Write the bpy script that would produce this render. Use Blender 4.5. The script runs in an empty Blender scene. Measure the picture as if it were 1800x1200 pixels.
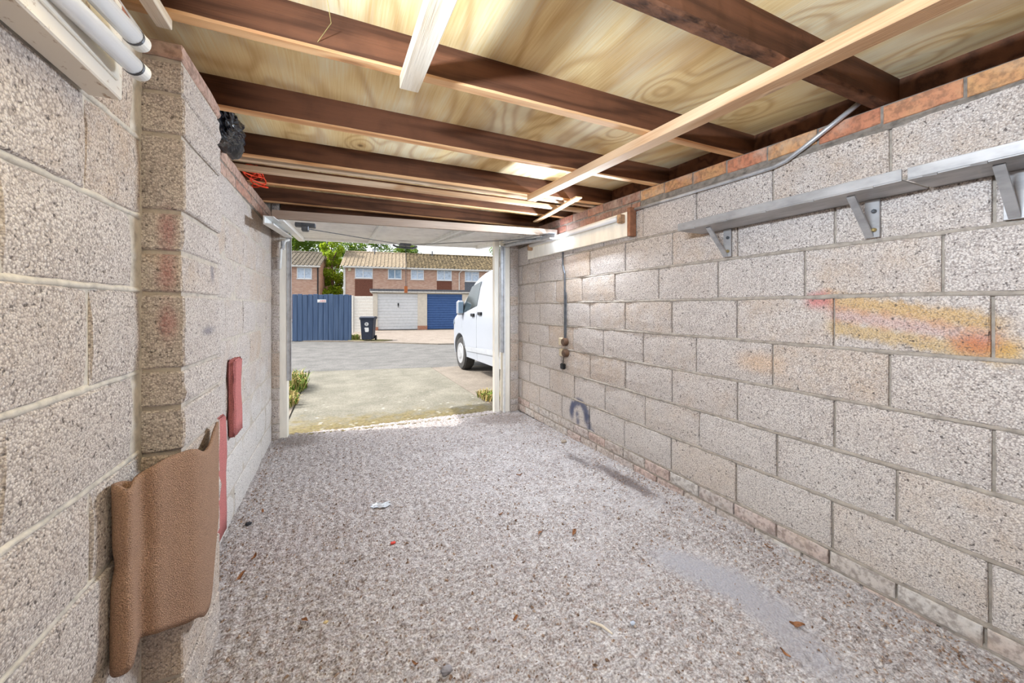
import bpy, bmesh, math, random
import numpy as np
from mathutils import Vector, Matrix
R = math.radians
rnd = random.Random(7)
COL = bpy.context.scene.collection
SC = bpy.context.scene

# ------------------------------------------------------------------ camera, light, exposure
cam_d = bpy.data.cameras.new('camera'); cam = bpy.data.objects.new('camera', cam_d); COL.objects.link(cam)
cam.location = (0, 0, 1.25); cam.rotation_euler = (R(90), 0, R(-24.5))
cam_d.sensor_width = 36; cam_d.lens = 670 / 1800 * 36; cam_d.shift_y = -59 / 1800
cam_d.clip_start = 0.02; cam_d.clip_end = 300
SC.camera = cam
SC.view_settings.view_transform = 'Standard'; SC.view_settings.look = 'None'
SC.view_settings.gamma = 1; SC.view_settings.use_curve_mapping = False
SC.view_settings.exposure = 1.45

SUN_AZ, SUN_EL = math.atan2(0.28, -0.96), R(49)
sv = Vector((math.cos(SUN_AZ) * math.cos(SUN_EL), math.sin(SUN_AZ) * math.cos(SUN_EL), math.sin(SUN_EL)))
sun_d = bpy.data.lights.new('sun', 'SUN'); sun = bpy.data.objects.new('sun', sun_d); COL.objects.link(sun)
sun_d.energy = 1.9; sun_d.angle = R(1.0); sun_d.color = (1, .95, .87)
sun.rotation_euler = sv.to_track_quat('Z', 'Y').to_euler(); sun.location = sv * 40
w = bpy.data.worlds.new('sky'); SC.world = w; w.use_nodes = True
wt = w.node_tree; bgn = wt.nodes['Background']
sky = wt.nodes.new('ShaderNodeTexSky'); sky.sky_type = 'NISHITA'; sky.sun_disc = False
sky.sun_elevation = SUN_EL; sky.sun_rotation = math.pi / 2 - SUN_AZ
sky.air_density = 1.0; sky.dust_density = 4.0; sky.ozone_density = 1.0
hs = wt.nodes.new('ShaderNodeHueSaturation'); hs.inputs['Saturation'].default_value = 0.25
wt.links.new(sky.outputs[0], hs.inputs['Color']); wt.links.new(hs.outputs[0], bgn.inputs[0])
bgn.inputs[1].default_value = 0.15
FILL_A, FILL_B = 21, 22      # power of the two fill lights added beside the fluorescent lamps
# ------------------------------------------------------------------ helpers
def setp(o, label=None, cat=None, group=None, kind=None):
    if label: o['label'] = label
    if cat: o['category'] = cat
    if group: o['group'] = group
    if kind: o['kind'] = kind
    return o
def link(o, parent=None):
    COL.objects.link(o)
    if parent is not None: o.parent = parent
    return o
def empty(name, loc=(0, 0, 0), rz=0, **k):
    o = bpy.data.objects.new(name, None); o.empty_display_size = .1; COL.objects.link(o)
    o.location = loc; o.rotation_euler = (0, 0, rz); return setp(o, **k)
def obj(name, bm, mat, parent=None, smooth=False, **k):
    me = bpy.data.meshes.new(name)
    bmesh.ops.recalc_face_normals(bm, faces=bm.faces)
    bm.to_mesh(me); bm.free()
    for m in (mat if isinstance(mat, (list, tuple)) else [mat]): me.materials.append(m)
    if smooth:
        for p in me.polygons: p.use_smooth = True
    return setp(link(bpy.data.objects.new(name, me), parent), **k)
def add_box(bm, a, b, bev=0, M=None, mi=0):
    """axis box from corner a to corner b, optional bevel and matrix"""
    t = bmesh.new(); bmesh.ops.create_cube(t, size=1)
    for v in t.verts:
        v.co = Vector([(a[i] + b[i]) / 2 + v.co[i] * (b[i] - a[i]) for i in range(3)])
    if bev: bmesh.ops.bevel(t, geom=t.edges[:], offset=bev, segments=1, affect='EDGES', profile=.5)
    if M is not None: t.transform(M)
    for f in t.faces: f.material_index = mi
    merge(bm, t); return bm
def merge(bm, t):
    me = bpy.data.meshes.new('tmp'); t.to_mesh(me); t.free(); bm.from_mesh(me); bpy.data.meshes.remove(me)
def box(a, b, bev=0, M=None): return add_box(bmesh.new(), a, b, bev, M)
def add_tube(bm, pts, r, n=10, cap=True):
    pts = [Vector(p) for p in pts]; rings = []
    rr = r if isinstance(r, (list, tuple)) else [r] * len(pts)
    prev = None
    for i, p in enumerate(pts):
        d = (pts[min(i + 1, len(pts) - 1)] - pts[max(i - 1, 0)]).normalized()
        if prev is None:
            a = Vector((0, 0, 1)) if abs(d.z) < .9 else Vector((1, 0, 0)); u = d.cross(a).normalized()
        else: u = (prev - d * prev.dot(d)).normalized()
        prev = u; v = d.cross(u)
        rings.append([bm.verts.new(p + (u * math.cos(2 * math.pi * k / n) + v * math.sin(2 * math.pi * k / n)) * rr[i]) for k in range(n)])
    for a, b in zip(rings, rings[1:]):
        for k in range(n): bm.faces.new((a[k], a[(k + 1) % n], b[(k + 1) % n], b[k]))
    if cap: bm.faces.new(rings[0][::-1]); bm.faces.new(rings[-1])
    return bm
def tube(pts, r, n=10): return add_tube(bmesh.new(), pts, r, n)
def add_prism(bm, poly, axis, a, b):
    """polygon (2-D list) extruded along axis 0/1/2 from a to b"""
    def P(p, t): c = list(p); c.insert(axis, t); return c
    A = [bm.verts.new(P(p, a)) for p in poly]; B = [bm.verts.new(P(p, b)) for p in poly]
    bm.faces.new(A); bm.faces.new(B[::-1])
    for i in range(len(poly)):
        j = (i + 1) % len(poly); bm.faces.new((A[i], B[i], B[j], A[j]))
    return bm
def grid_bm(fn, nu, nv, close_u=False):
    bm = bmesh.new()
    V = [[bm.verts.new(fn(i / (nu - (0 if close_u else 1)), j / (nv - 1))) for j in range(nv)] for i in range(nu)]
    for i in range(nu if close_u else nu - 1):
        for j in range(nv - 1):
            bm.faces.new((V[i][j], V[(i + 1) % nu][j], V[(i + 1) % nu][j + 1], V[i][j + 1]))
    return bm
def interp(x, pts): return float(np.interp(x, [p[0] for p in pts], [p[1] for p in pts]))

# ------------------------------------------------------------------ materials
class NT:
    def __init__(s, name, rough=.85, metal=0.0):
        s.m = bpy.data.materials.new(name); s.m.use_nodes = True; s.t = s.m.node_tree
        s.b = s.t.nodes['Principled BSDF']; s.b.inputs['Roughness'].default_value = rough
        s.b.inputs['Metallic'].default_value = metal; s.b.inputs['Specular IOR Level'].default_value = .3
        s._pos = None
    def n(s, t, **k):
        x = s.t.nodes.new('ShaderNode' + t)
        for a, v in k.items(): setattr(x, a, v)
        return x
    def put(s, sock, v):
        if isinstance(v, (int, float)): sock.default_value = v
        elif isinstance(v, (tuple, list)):
            sock.default_value = tuple(v) + ((1,) if len(v) == 3 and len(sock.default_value) == 4 else ())
        else: s.t.links.new(v, sock)
    def pos(s):
        if s._pos is None: s._pos = s.n('NewGeometry').outputs['Position']
        return s._pos
    def obj_pos(s): return s.n('TexCoord').outputs['Object']
    def rand(s): return s.n('ObjectInfo').outputs['Random']
    def sc(s, v, k):
        x = s.n('VectorMath', operation='MULTIPLY'); s.put(x.inputs[0], v); s.put(x.inputs[1], k); return x.outputs[0]
    def add(s, v, k):
        x = s.n('VectorMath', operation='ADD'); s.put(x.inputs[0], v); s.put(x.inputs[1], k); return x.outputs[0]
    def sep(s, v):
        x = s.n('SeparateXYZ'); s.put(x.inputs[0], v); return x.outputs
    def m_(s, op, a, b=None, c=None):
        x = s.n('Math', operation=op)
        for i, v in enumerate((a, b, c)):
            if v is not None: s.put(x.inputs[i], v)
        return x.outputs[0]
    def noise(s, v, scale, detail=3, rough=.55, dist=0):
        x = s.n('TexNoise'); s.put(x.inputs['Vector'], v)
        for k, q in (('Scale', scale), ('Detail', detail), ('Roughness', rough), ('Distortion', dist)): x.inputs[k].default_value = q
        return x.outputs['Fac']
    def vor(s, v, scale, feature='F1', out='Distance'):
        x = s.n('TexVoronoi', feature=feature); s.put(x.inputs['Vector'], v); x.inputs['Scale'].default_value = scale
        return x.outputs[out]
    def ramp(s, f, stops):
        x = s.n('ValToRGB'); s.put(x.inputs[0], f); e = x.color_ramp.elements
        while len(e) < len(stops): e.new(.5)
        for q, (p, c) in zip(e, stops):
            q.position = p; q.color = (tuple(c) + (1,)) if isinstance(c, (tuple, list)) else (c, c, c, 1)
        return x.outputs[0]
    def mix(s, f, a, b, mode='MIX'):
        x = s.n('MixRGB', blend_type=mode); s.put(x.inputs[0], f); s.put(x.inputs[1], a); s.put(x.inputs[2], b); return x.outputs[0]
    def smooth(s, v, a, b, o0=0., o1=1.):
        x = s.n('MapRange', interpolation_type='SMOOTHSTEP'); s.put(x.inputs[0], v)
        for i, q in enumerate((a, b, o0, o1)): x.inputs[i + 1].default_value = q
        return x.outputs[0]
    def bump(s, h, dist=.005, strength=1.0):
        x = s.n('Bump'); x.inputs['Strength'].default_value = strength; x.inputs['Distance'].default_value = dist
        s.put(x.inputs['Height'], h); s.t.links.new(x.outputs[0], s.b.inputs['Normal'])
    def base(s, c): s.put(s.b.inputs['Base Color'], c); return s
def lin(r, g, b):
    f = lambda c: (c / 255 / 12.92 if c / 255 <= .04045 else ((c / 255 + .055) / 1.055) ** 2.4)
    return (f(r), f(g), f(b))

def blob(N, y, z, yc, zc, ry, rz, nz, a=1.0):
    """soft patch of spray paint on a wall at (yc,zc)"""
    dy = N.m_('DIVIDE', N.m_('SUBTRACT', y, yc), ry); dz = N.m_('DIVIDE', N.m_('SUBTRACT', z, zc), rz)
    d = N.m_('SQRT', N.m_('ADD', N.m_('MULTIPLY', dy, dy), N.m_('MULTIPLY', dz, dz)))
    d = N.m_('ADD', d, N.m_('MULTIPLY', N.m_('SUBTRACT', nz, .5), .55))
    return N.m_('MULTIPLY', N.smooth(d, 1.25, .1), a)

def block_material(name, paint=None, dark=1.0, white=0.0):
    N = NT(name, .95); p = N.pos(); x, y, z = N.sep(p)
    g = N.vor(p, 205); gc = N.sep(N.vor(p, 205, out='Color'))[0]
    n1 = N.noise(p, 260, 2); n2 = N.noise(p, 9, 3); pits = N.noise(p, 85, 2, .5)
    grain = N.m_('ADD', N.m_('MULTIPLY', gc, .5), N.m_('MULTIPLY', n1, .5))
    c = N.ramp(grain, [(.15, lin(150, 139, 134)), (.35, lin(198, 188, 181)), (.58, lin(222, 213, 206)), (.85, lin(243, 237, 231))])
    # warm iron staining that differs from block to block
    rr = N.rand()
    tint = N.m_('MULTIPLY', N.smooth(N.m_('ADD', N.m_('MULTIPLY', rr, .55), N.m_('MULTIPLY', n2, .6)), .55, .92), .5)
    c = N.mix(tint, c, N.mix(.6, c, lin(206, 166, 112)), 'MIX')
    c = N.mix(.35, c, N.mix(N.smooth(N.noise(p, 1.7, 2), .35, .65), lin(206, 194, 184), lin(214, 208, 206)), 'MULTIPLY')
    if white:
        wm = N.m_('MULTIPLY', N.smooth(N.m_('ADD', z, N.m_('MULTIPLY', N.noise(p, 5, 4), .9)), 1.35, .75), white)
        c = N.mix(wm, c, lin(222, 217, 212))
    nz = N.noise(p, 22, 3)
    if paint == 'right':
        def band(y0, z0, y1, z1, wd, a):
            sl = (z1 - z0) / (y1 - y0)
            d = N.m_('ABSOLUTE', N.m_('SUBTRACT', z, N.m_('MULTIPLY_ADD', N.m_('SUBTRACT', y, y0), sl, z0)))
            d = N.m_('ADD', d, N.m_('MULTIPLY', N.m_('SUBTRACT', nz, .5), wd * 1.4))
            iny = N.m_('MULTIPLY', N.smooth(y, .42, .52), N.smooth(y, 1.0, .93))
            return N.m_('MULTIPLY', N.m_('MULTIPLY', N.smooth(d, wd, wd * .25), iny), a)
        c = N.mix(band(.95, 1.285, .5, 1.195, .055, .62), c, lin(206, 160, 72))
        c = N.mix(band(.95, 1.165, .5, 1.10, .05, .58), c, lin(206, 168, 90))
        c = N.mix(band(.95, 1.23, .5, 1.15, .05, .4), c, lin(206, 150, 140))
        c = N.mix(blob(N, y, z, .52, 1.12, .085, .045, nz, .7), c, lin(200, 108, 58))
        c = N.mix(blob(N, y, z, .46, 1.11, .05, .06, nz, .6), c, lin(212, 170, 74))
        c = N.mix(blob(N, y, z, 1.0, 1.285, .075, .05, nz, .75), c, lin(204, 112, 108))
        c = N.mix(blob(N, y, z, 1.27, .965, .16, .07, nz, .45), c, lin(224, 178, 128))
        # blue-black sprayed arch near the door
        dy = N.m_('SUBTRACT', y, 2.90); dz = N.m_('SUBTRACT', z, .265)
        dd = N.m_('SQRT', N.m_('ADD', N.m_('MULTIPLY', dy, dy), N.m_('MULTIPLY', N.m_('MULTIPLY', dz, dz), .9)))
        ring = N.m_('ADD', N.m_('ABSOLUTE', N.m_('SUBTRACT', dd, .12)), N.m_('MULTIPLY', N.m_('SUBTRACT', nz, .5), .05))
        up = N.smooth(z, .20, .30)
        c = N.mix(N.m_('MULTIPLY', N.m_('MULTIPLY', N.smooth(ring, .055, .01), up), .9), c, lin(76, 84, 112))
        for yc, zc, ry, rz in ((3.02, .27, .045, .06), (2.93, .28, .035, .028), (2.92, .215, .035, .04), (2.79, .28, .04, .07), (2.75, .21, .04, .06), (2.70, .16, .035, .05), (3.0, .34, .05, .04)):
            c = N.mix(blob(N, y, z, yc, zc, ry, rz * 1.2, nz, .8), c, lin(84, 92, 120))
    if paint == 'pier':
        for zc, rz in ((1.47, .08), (1.35, .06), (1.21, .06)):
            c = N.mix(blob(N, x, z, -.452, zc, .028, rz * 1.2, nz, .5), c, lin(170, 86, 90))
        for yc, zc, ry, rz in ((1.72, 1.38, .03, .045), (1.66, 1.17, .09, .02)):
            c = N.mix(blob(N, y, z, yc, zc, ry, rz, nz, .55), c, lin(70, 78, 104))
    c = N.mix(N.smooth(g, .45, .8, 0, .5), c, lin(112, 102, 99))
    c = N.mix(N.smooth(pits, .37, .28, 0, .85), c, lin(86, 77, 74))
    if dark != 1.0: c = N.mix(1.0, c, (dark, dark, dark), 'MULTIPLY')
    N.base(c)
    h = N.m_('ADD', N.m_('MULTIPLY', g, -1.0), N.m_('MULTIPLY', n1, .5))
    h = N.m_('ADD', h, N.m_('MULTIPLY', N.smooth(pits, .42, .3), -1.2))
    N.bump(h, .0030, .6)
    return N.m

def simple(name, c, rough=.8, metal=0., var=.12, scale=12, bump=0., stretch=(1, 1, 1), spec=.3):
    N = NT(name, rough, metal); p = N.sc(N.pos(), stretch)
    f = N.noise(p, scale, 4, .6)
    d = tuple(max(0, q * (1 - 2.2 * var)) for q in c); e = tuple(min(1, q * (1 + 1.4 * var)) for q in c)
    N.base(N.ramp(f, [(.3, d), (.5, c), (.7, e)]))
    N.b.inputs['Specular IOR Level'].default_value = spec
    if bump: N.bump(f, bump)
    return N.m

def wood(name, light, darkc, axis='x', rings=7., rough=.75, knots=.5, weather=0.):
    N = NT(name, rough); p = N.pos()
    if axis == 'x': a, k = (.45, 5, 5), (2.5, 8, 8); fs = (6, 170, 170)
    else: a, k = (5, .45, 5), (8, 2.5, 8); fs = (170, 6, 170)
    q = N.add(N.sc(p, a), N.sc(N.n('CombineXYZ').outputs[0], (1, 1, 1)))
    kd = N.vor(N.sc(p, k), 1.0); kn = N.smooth(kd, .32, .05)
    ph = N.m_('ADD', N.m_('MULTIPLY', N.noise(q, 1.3, 2, .5), rings * 5), N.m_('MULTIPLY', kn, 5 * knots))
    rg = N.m_('MULTIPLY_ADD', N.m_('SINE', ph), .5, .5)
    fib = N.noise(N.sc(p, fs), 1.0, 2)
    f = N.m_('ADD', N.m_('MULTIPLY', rg, .55), N.m_('MULTIPLY', fib, .45))
    c = N.ramp(f, [(.15, darkc), (.5, tuple((light[i] * .65 + darkc[i] * .35) for i in range(3))), (.85, light)])
    c = N.mix(N.m_('MULTIPLY', N.smooth(kd, .13, .06), knots), c, tuple(q * .35 for q in darkc))
    if weather: c = N.mix(N.m_('MULTIPLY', N.smooth(N.noise(p, 7, 4), .45, .7), weather), c, tuple(q * .4 for q in darkc))
    N.base(c); N.bump(N.m_('ADD', fib, N.m_('MULTIPLY', rg, .4)), .002, .5)
    return N.m

def ply_material():
    N = NT('plywood', .8); p = N.pos()
    q = N.sc(p, (2.1, .62, 1))
    k = N.n('TexVoronoi', feature='F1'); N.put(k.inputs['Vector'], N.add(N.sc(p, (3.1, 2.3, 0)), (.37, .11, 0))); k.inputs['Scale'].default_value = 1
    kd = k.outputs['Distance']; keep = N.smooth(N.sep(k.outputs['Color'])[1], .33, .43)
    kn = N.m_('MULTIPLY', N.smooth(kd, .42, .0), keep)
    n0 = N.noise(q, 1.15, 2, .45, .3)
    ph = N.m_('ADD', N.m_('MULTIPLY', n0, 62), N.m_('MULTIPLY', kn, 16))
    rg = N.m_('MULTIPLY_ADD', N.m_('SINE', ph), .5, .5)
    rg = N.m_('POWER', rg, 2.2)
    fib = N.noise(N.sc(p, (150, 5, 1)), 1, 2)
    wide = N.noise(N.sc(p, (3.2, .8, 1)), 1.4, 3)
    c = N.ramp(N.m_('ADD', N.m_('MULTIPLY', wide, .75), N.m_('MULTIPLY', fib, .25)),
               [(.3, lin(226, 190, 126)), (.46, lin(248, 222, 166)), (.6, lin(255, 243, 208))])
    c = N.mix(N.m_('MULTIPLY', rg, .42), c, lin(190, 138, 76))
    c = N.mix(N.m_('MULTIPLY', N.smooth(kd, .075, .03), N.m_('MULTIPLY', keep, .75)), c, lin(98, 58, 30))
    st = N.smooth(N.noise(N.sc(p, (1.3, .9, 1)), 1.5, 4, .6), .56, .72)
    c = N.mix(N.m_('MULTIPLY', st, .2), c, lin(150, 118, 80))
    N.base(c); N.bump(N.m_('ADD', fib, N.m_('MULTIPLY', rg, .3)), .0012, .4)
    return N.m

M_ply = ply_material()
M_blockR = block_material('block_right', 'right', white=.35)
M_blockL = block_material('block_left', None)
M_blockF = block_material('block_far_left', None, white=.85)
M_pier = block_material('block_pier', 'pier')
M_nib = block_material('block_nib', None)
M_mortar = simple('mortar', lin(190, 180, 168), .95, var=.12, scale=30, bump=.004)
M_mortarR = simple('mortar_grey', lin(164, 154, 143), .95, var=.14, scale=30, bump=.004)
M_mortarL = simple('mortar_pale', lin(204, 196, 184), .95, var=.12, scale=30, bump=.004)
M_mortard = simple('mortar_dark', lin(132, 123, 114), .95, var=.2, scale=30, bump=.004)
M_rafter = wood('rafter_timber', lin(112, 72, 50), lin(74, 45, 29), 'x', weather=.25)
M_waney = simple('bark_edge', lin(104, 70, 50), .95, var=.45, scale=24, bump=.01, stretch=(.35, 1, 1))
M_edge = wood('lit_underside', lin(238, 192, 142), lin(196, 138, 90), 'x')  # light on the rafter undersides is painted in as a paler wood
M_batten = wood('batten_timber', lin(226, 192, 156), lin(184, 140, 100), 'y', rings=4)
M_battenw = wood('batten_white', lin(232, 222, 206), lin(196, 176, 150), 'y', rings=4)
M_battenx = wood('ledge_batten', lin(224, 200, 172), lin(178, 138, 100), 'x', rings=4)
M_white = simple('white_steel', lin(226, 226, 224), .45, .0, .05, 20)
M_doorw = simple('door_white', lin(244, 243, 240), .5, 0, .05, 9, stretch=(1, 3, 1))
M_rustw = None
M_alu = simple('galvanised', lin(196, 198, 202), .4, .6, .12, 16)
M_shelf = simple('shelf_steel', lin(168, 166, 166), .45, .35, .14, 14, stretch=(1, .4, 1))
M_steel = simple('dark_steel', lin(96, 98, 102), .45, .6, .15, 30)
M_black = simple('black_plastic', lin(34, 34, 36), .5, 0, .1, 30)
M_cream = simple('cream_paint', lin(242, 236, 224), .7, 0, .06, 14, stretch=(1, 1, .2))

def brick_material(name, cols):
    N = NT(name, .92); p = N.pos(); r = N.rand(); n = N.noise(p, 45, 4, .6)
    N2 = N.m_('ADD', r, N.m_('MULTIPLY', N.m_('SUBTRACT', N.noise(p, 14, 3), .5), .35))
    c = N.ramp(N2, [(i / (len(cols) - 1), c) for i, c in enumerate(cols)])
    c = N.mix(N.smooth(n, .6, .36, 0, .5), c, lin(96, 74, 62))
    c = N.mix(N.smooth(N.noise(p, 7, 4), .52, .75, 0, .5), c, lin(196, 178, 162))
    N.base(c); N.bump(n, .004, .8); return N.m
M_brick = brick_material('clay_brick', [lin(188, 122, 94), lin(196, 138, 104), lin(200, 154, 106), lin(180, 114, 90), lin(170, 120, 100)])
M_brickd = brick_material('clay_brick_dark', [lin(176, 120, 100), lin(150, 122, 110), lin(186, 132, 106), lin(166, 108, 92)])
M_brickp = brick_material('clay_brick_pale', [lin(196, 152, 132), lin(190, 160, 146), lin(204, 168, 148), lin(186, 140, 122)])
M_brickb = brick_material('base_brick', [lin(206, 200, 194), lin(200, 190, 182), lin(204, 180, 170), lin(196, 192, 188)])

# ------------------------------------------------------------------ the garage shell
def rb(y): return 2.045 + .0266 * y          # underside of the rafters; the roof climbs towards the door
def zfloor(x, y):
    return .10 * min(max((x + .5) / 2.5, 0), 1) * min(max(1 - y / 4.2, -.2), 1.2)

def piece_mesh(name, L, H, D, seed, mats, inset=.006, rough=.003, nx=4, nz=3):
    """masonry unit: front face at y=0 (looks to -y) with worn, uneven edges; back at y=D. centred in x and z"""
    r = random.Random(seed); bm = bmesh.new()
    fr = []
    for i in range(nx + 1):
        col = []
        for j in range(nz + 1):
            x = -L / 2 + L * i / nx; z = -H / 2 + H * j / nz; y = r.uniform(-.5, .8) * rough * .4
            ex, ez = i in (0, nx), j in (0, nz)
            if ex: x += math.copysign(1, -x) * (inset * .4 + r.uniform(0, rough)); y += inset * .5
            elif not ex: x += r.uniform(-.2, .2) * L / nx
            if ez: z += math.copysign(1, -z) * (inset * .4 + r.uniform(0, rough)); y += inset * .5
            if ex and ez:
                x += math.copysign(1, -x) * r.uniform(0, inset) * .5; z += math.copysign(1, -z) * r.uniform(0, inset) * .5
            col.append(bm.verts.new((x, y, z)))
        fr.append(col)
    for i in range(nx):
        for j in range(nz): bm.faces.new((fr[i][j], fr[i + 1][j], fr[i + 1][j + 1], fr[i][j + 1]))
    per = [fr[i][0] for i in range(nx)] + [fr[nx][j] for j in range(nz)] + [fr[i][nz] for i in range(nx, 0, -1)] + [fr[0][j] for j in range(nz, 0, -1)]
    mid = []
    for v in per:
        x = max(-L / 2, min(L / 2, v.co.x * 1.05)); z = max(-H / 2, min(H / 2, v.co.z * 1.06))
        mid.append(bm.verts.new((x, inset + .002, z)))
    n = len(per)
    for k in range(n): bm.faces.new((per[k], mid[k], mid[(k + 1) % n], per[(k + 1) % n]))
    c = [bm.verts.new((sx * L / 2, D, sz * H / 2)) for sx, sz in ((-1, -1), (1, -1), (1, 1), (-1, 1))]
    ci = [mid[0], mid[nx], mid[nx + nz], mid[2 * nx + nz]]
    segs = [(0, nx), (nx, nx + nz), (nx + nz, 2 * nx + nz), (2 * nx + nz, n)]
    for q, (a, b) in enumerate(segs):
        loop = [mid[k % n] for k in range(a, b + 1)]
        bm.faces.new(loop[::-1] + [c[q], c[(q + 1) % 4]] if False else [c[q], c[(q + 1) % 4]] + loop[::-1])
    bm.faces.new(c[::-1])
    bmesh.ops.recalc_face_normals(bm, faces=bm.faces)
    me = bpy.data.meshes.new(name); bm.to_mesh(me); bm.free()
    for m in mats: me.materials.append(m)
    return me
_pm = {}
def pieces(kind, mat):
    key = (kind, mat.name)
    if key not in _pm:
        L, H, D, ins, ro = {'block': (.44, .215, .09, .007, .005), 'brick': (.215, .065, .1, .004, .0022)}[kind]
        _pm[key] = [piece_mesh(kind, L, H, D, 11 * k + len(_pm) * 101, [mat], ins, ro) for k in range(6)]
    return _pm[key]
def put_piece(parent, kind, mat, face, cen, L, H, jit=.002):
    """face: 'R' wall facing -x, 'L' facing +x, 'F' facing -y. cen = centre of the front face"""
    me = rnd.choice(pieces(kind, mat)); o = bpy.data.objects.new(kind, me)
    bl, bh = (.44, .215) if kind == 'block' else (.215, .065)
    rz = {'R': R(-90), 'L': R(90), 'F': 0}[face]
    o.rotation_euler = (rnd.gauss(0, .006), rnd.gauss(0, .004), rz + rnd.gauss(0, .006))
    d = rnd.uniform(-jit, jit)
    off = {'R': (d, 0, 0), 'L': (d, 0, 0), 'F': (0, d, 0)}[face]
    o.location = Vector(cen) + Vector(off)
    o.scale = (L / bl * rnd.choice((1, -1)), 1, H / bh)
    return link(o, parent)
def bed(parent, face, X, ylo, yhi, z, hh, proud, mat):
    n = int((yhi - ylo) / .035) + 2; sx = -1 if face == 'R' else 1; bm = bmesh.new(); V = []
    for k in range(n):
        y = ylo + (yhi - ylo) * k / (n - 1); a = hh * rnd.uniform(.75, 1.45); b = hh * rnd.uniform(.75, 1.45); p = proud + rnd.uniform(-.002, .0015)
        V.append([bm.verts.new(q) for q in ((X - sx * .03, y, z - b), (X + sx * (p - .004), y, z - b), (X + sx * p, y, z - b * .35), (X + sx * (p - .001), y, z + a * .4), (X + sx * (p - .004), y, z + a), (X - sx * .03, y, z + a))])
    for a, b in zip(V, V[1:]):
        for k in range(5): bm.faces.new((a[k], a[k + 1], b[k + 1], b[k]))
    return obj('mortar_bed', bm, mat, parent, smooth=True)
def course(parent, kind, mat, face, plane, lo, hi, z0, z1, offset, pitch, gap=.010, mind=.035, skip=None):
    k = math.floor((lo - offset) / pitch)
    while offset + k * pitch < hi:
        a = max(lo, offset + k * pitch + gap / 2); b = min(hi, offset + (k + 1) * pitch - gap / 2)
        if b - a > mind and not (skip and skip((a + b) / 2)):
            c = (a + b) / 2; zz = (z0 + z1) / 2
            cen = (c, plane, zz) if face == 'F' else (plane, c, zz)
            put_piece(parent, kind, mat, face, cen, b - a, z1 - z0 - gap)
        k += 1

XR, XN, XF, XP = 1.99, -.50, -.567, -.415
YB = -.75
# floor of tamped concrete with real ridges and scabs
def vnoise(x, y, s, seed):
    rs = np.random.RandomState(seed); T = rs.rand(256, 256)
    X, Y = x * s, y * s; i, j = np.floor(X).astype(int), np.floor(Y).astype(int); fx, fy = X - i, Y - j
    fx = fx * fx * (3 - 2 * fx); fy = fy * fy * (3 - 2 * fy)
    g = lambda a, b: T[a % 256, b % 256]
    return (g(i, j) * (1 - fx) + g(i + 1, j) * fx) * (1 - fy) + (g(i, j + 1) * (1 - fx) + g(i + 1, j + 1) * fx) * fy
def grid_mesh(name, xs, ys, Z, mat, parent=None, **k):
    nx, ny = len(xs), len(ys); XX, YY = np.meshgrid(xs, ys, indexing='ij')
    co = np.stack([XX, YY, Z], -1).reshape(-1, 3).astype(np.float32)
    idx = np.arange(nx * ny).reshape(nx, ny)
    q = np.stack([idx[:-1, :-1], idx[1:, :-1], idx[1:, 1:], idx[:-1, 1:]], -1).reshape(-1, 4)
    me = bpy.data.meshes.new(name); me.vertices.add(len(co)); me.vertices.foreach_set('co', co.ravel())
    me.loops.add(q.size); me.loops.foreach_set('vertex_index', q.ravel().astype(np.int32))
    me.polygons.add(len(q)); me.polygons.foreach_set('loop_start', np.arange(0, q.size, 4, dtype=np.int32))
    me.polygons.foreach_set('use_smooth', np.ones(len(q), bool))
    me.update(calc_edges=True); me.validate(); me.materials.append(mat)
    return setp(link(bpy.data.objects.new(name, me), parent), **k)

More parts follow.
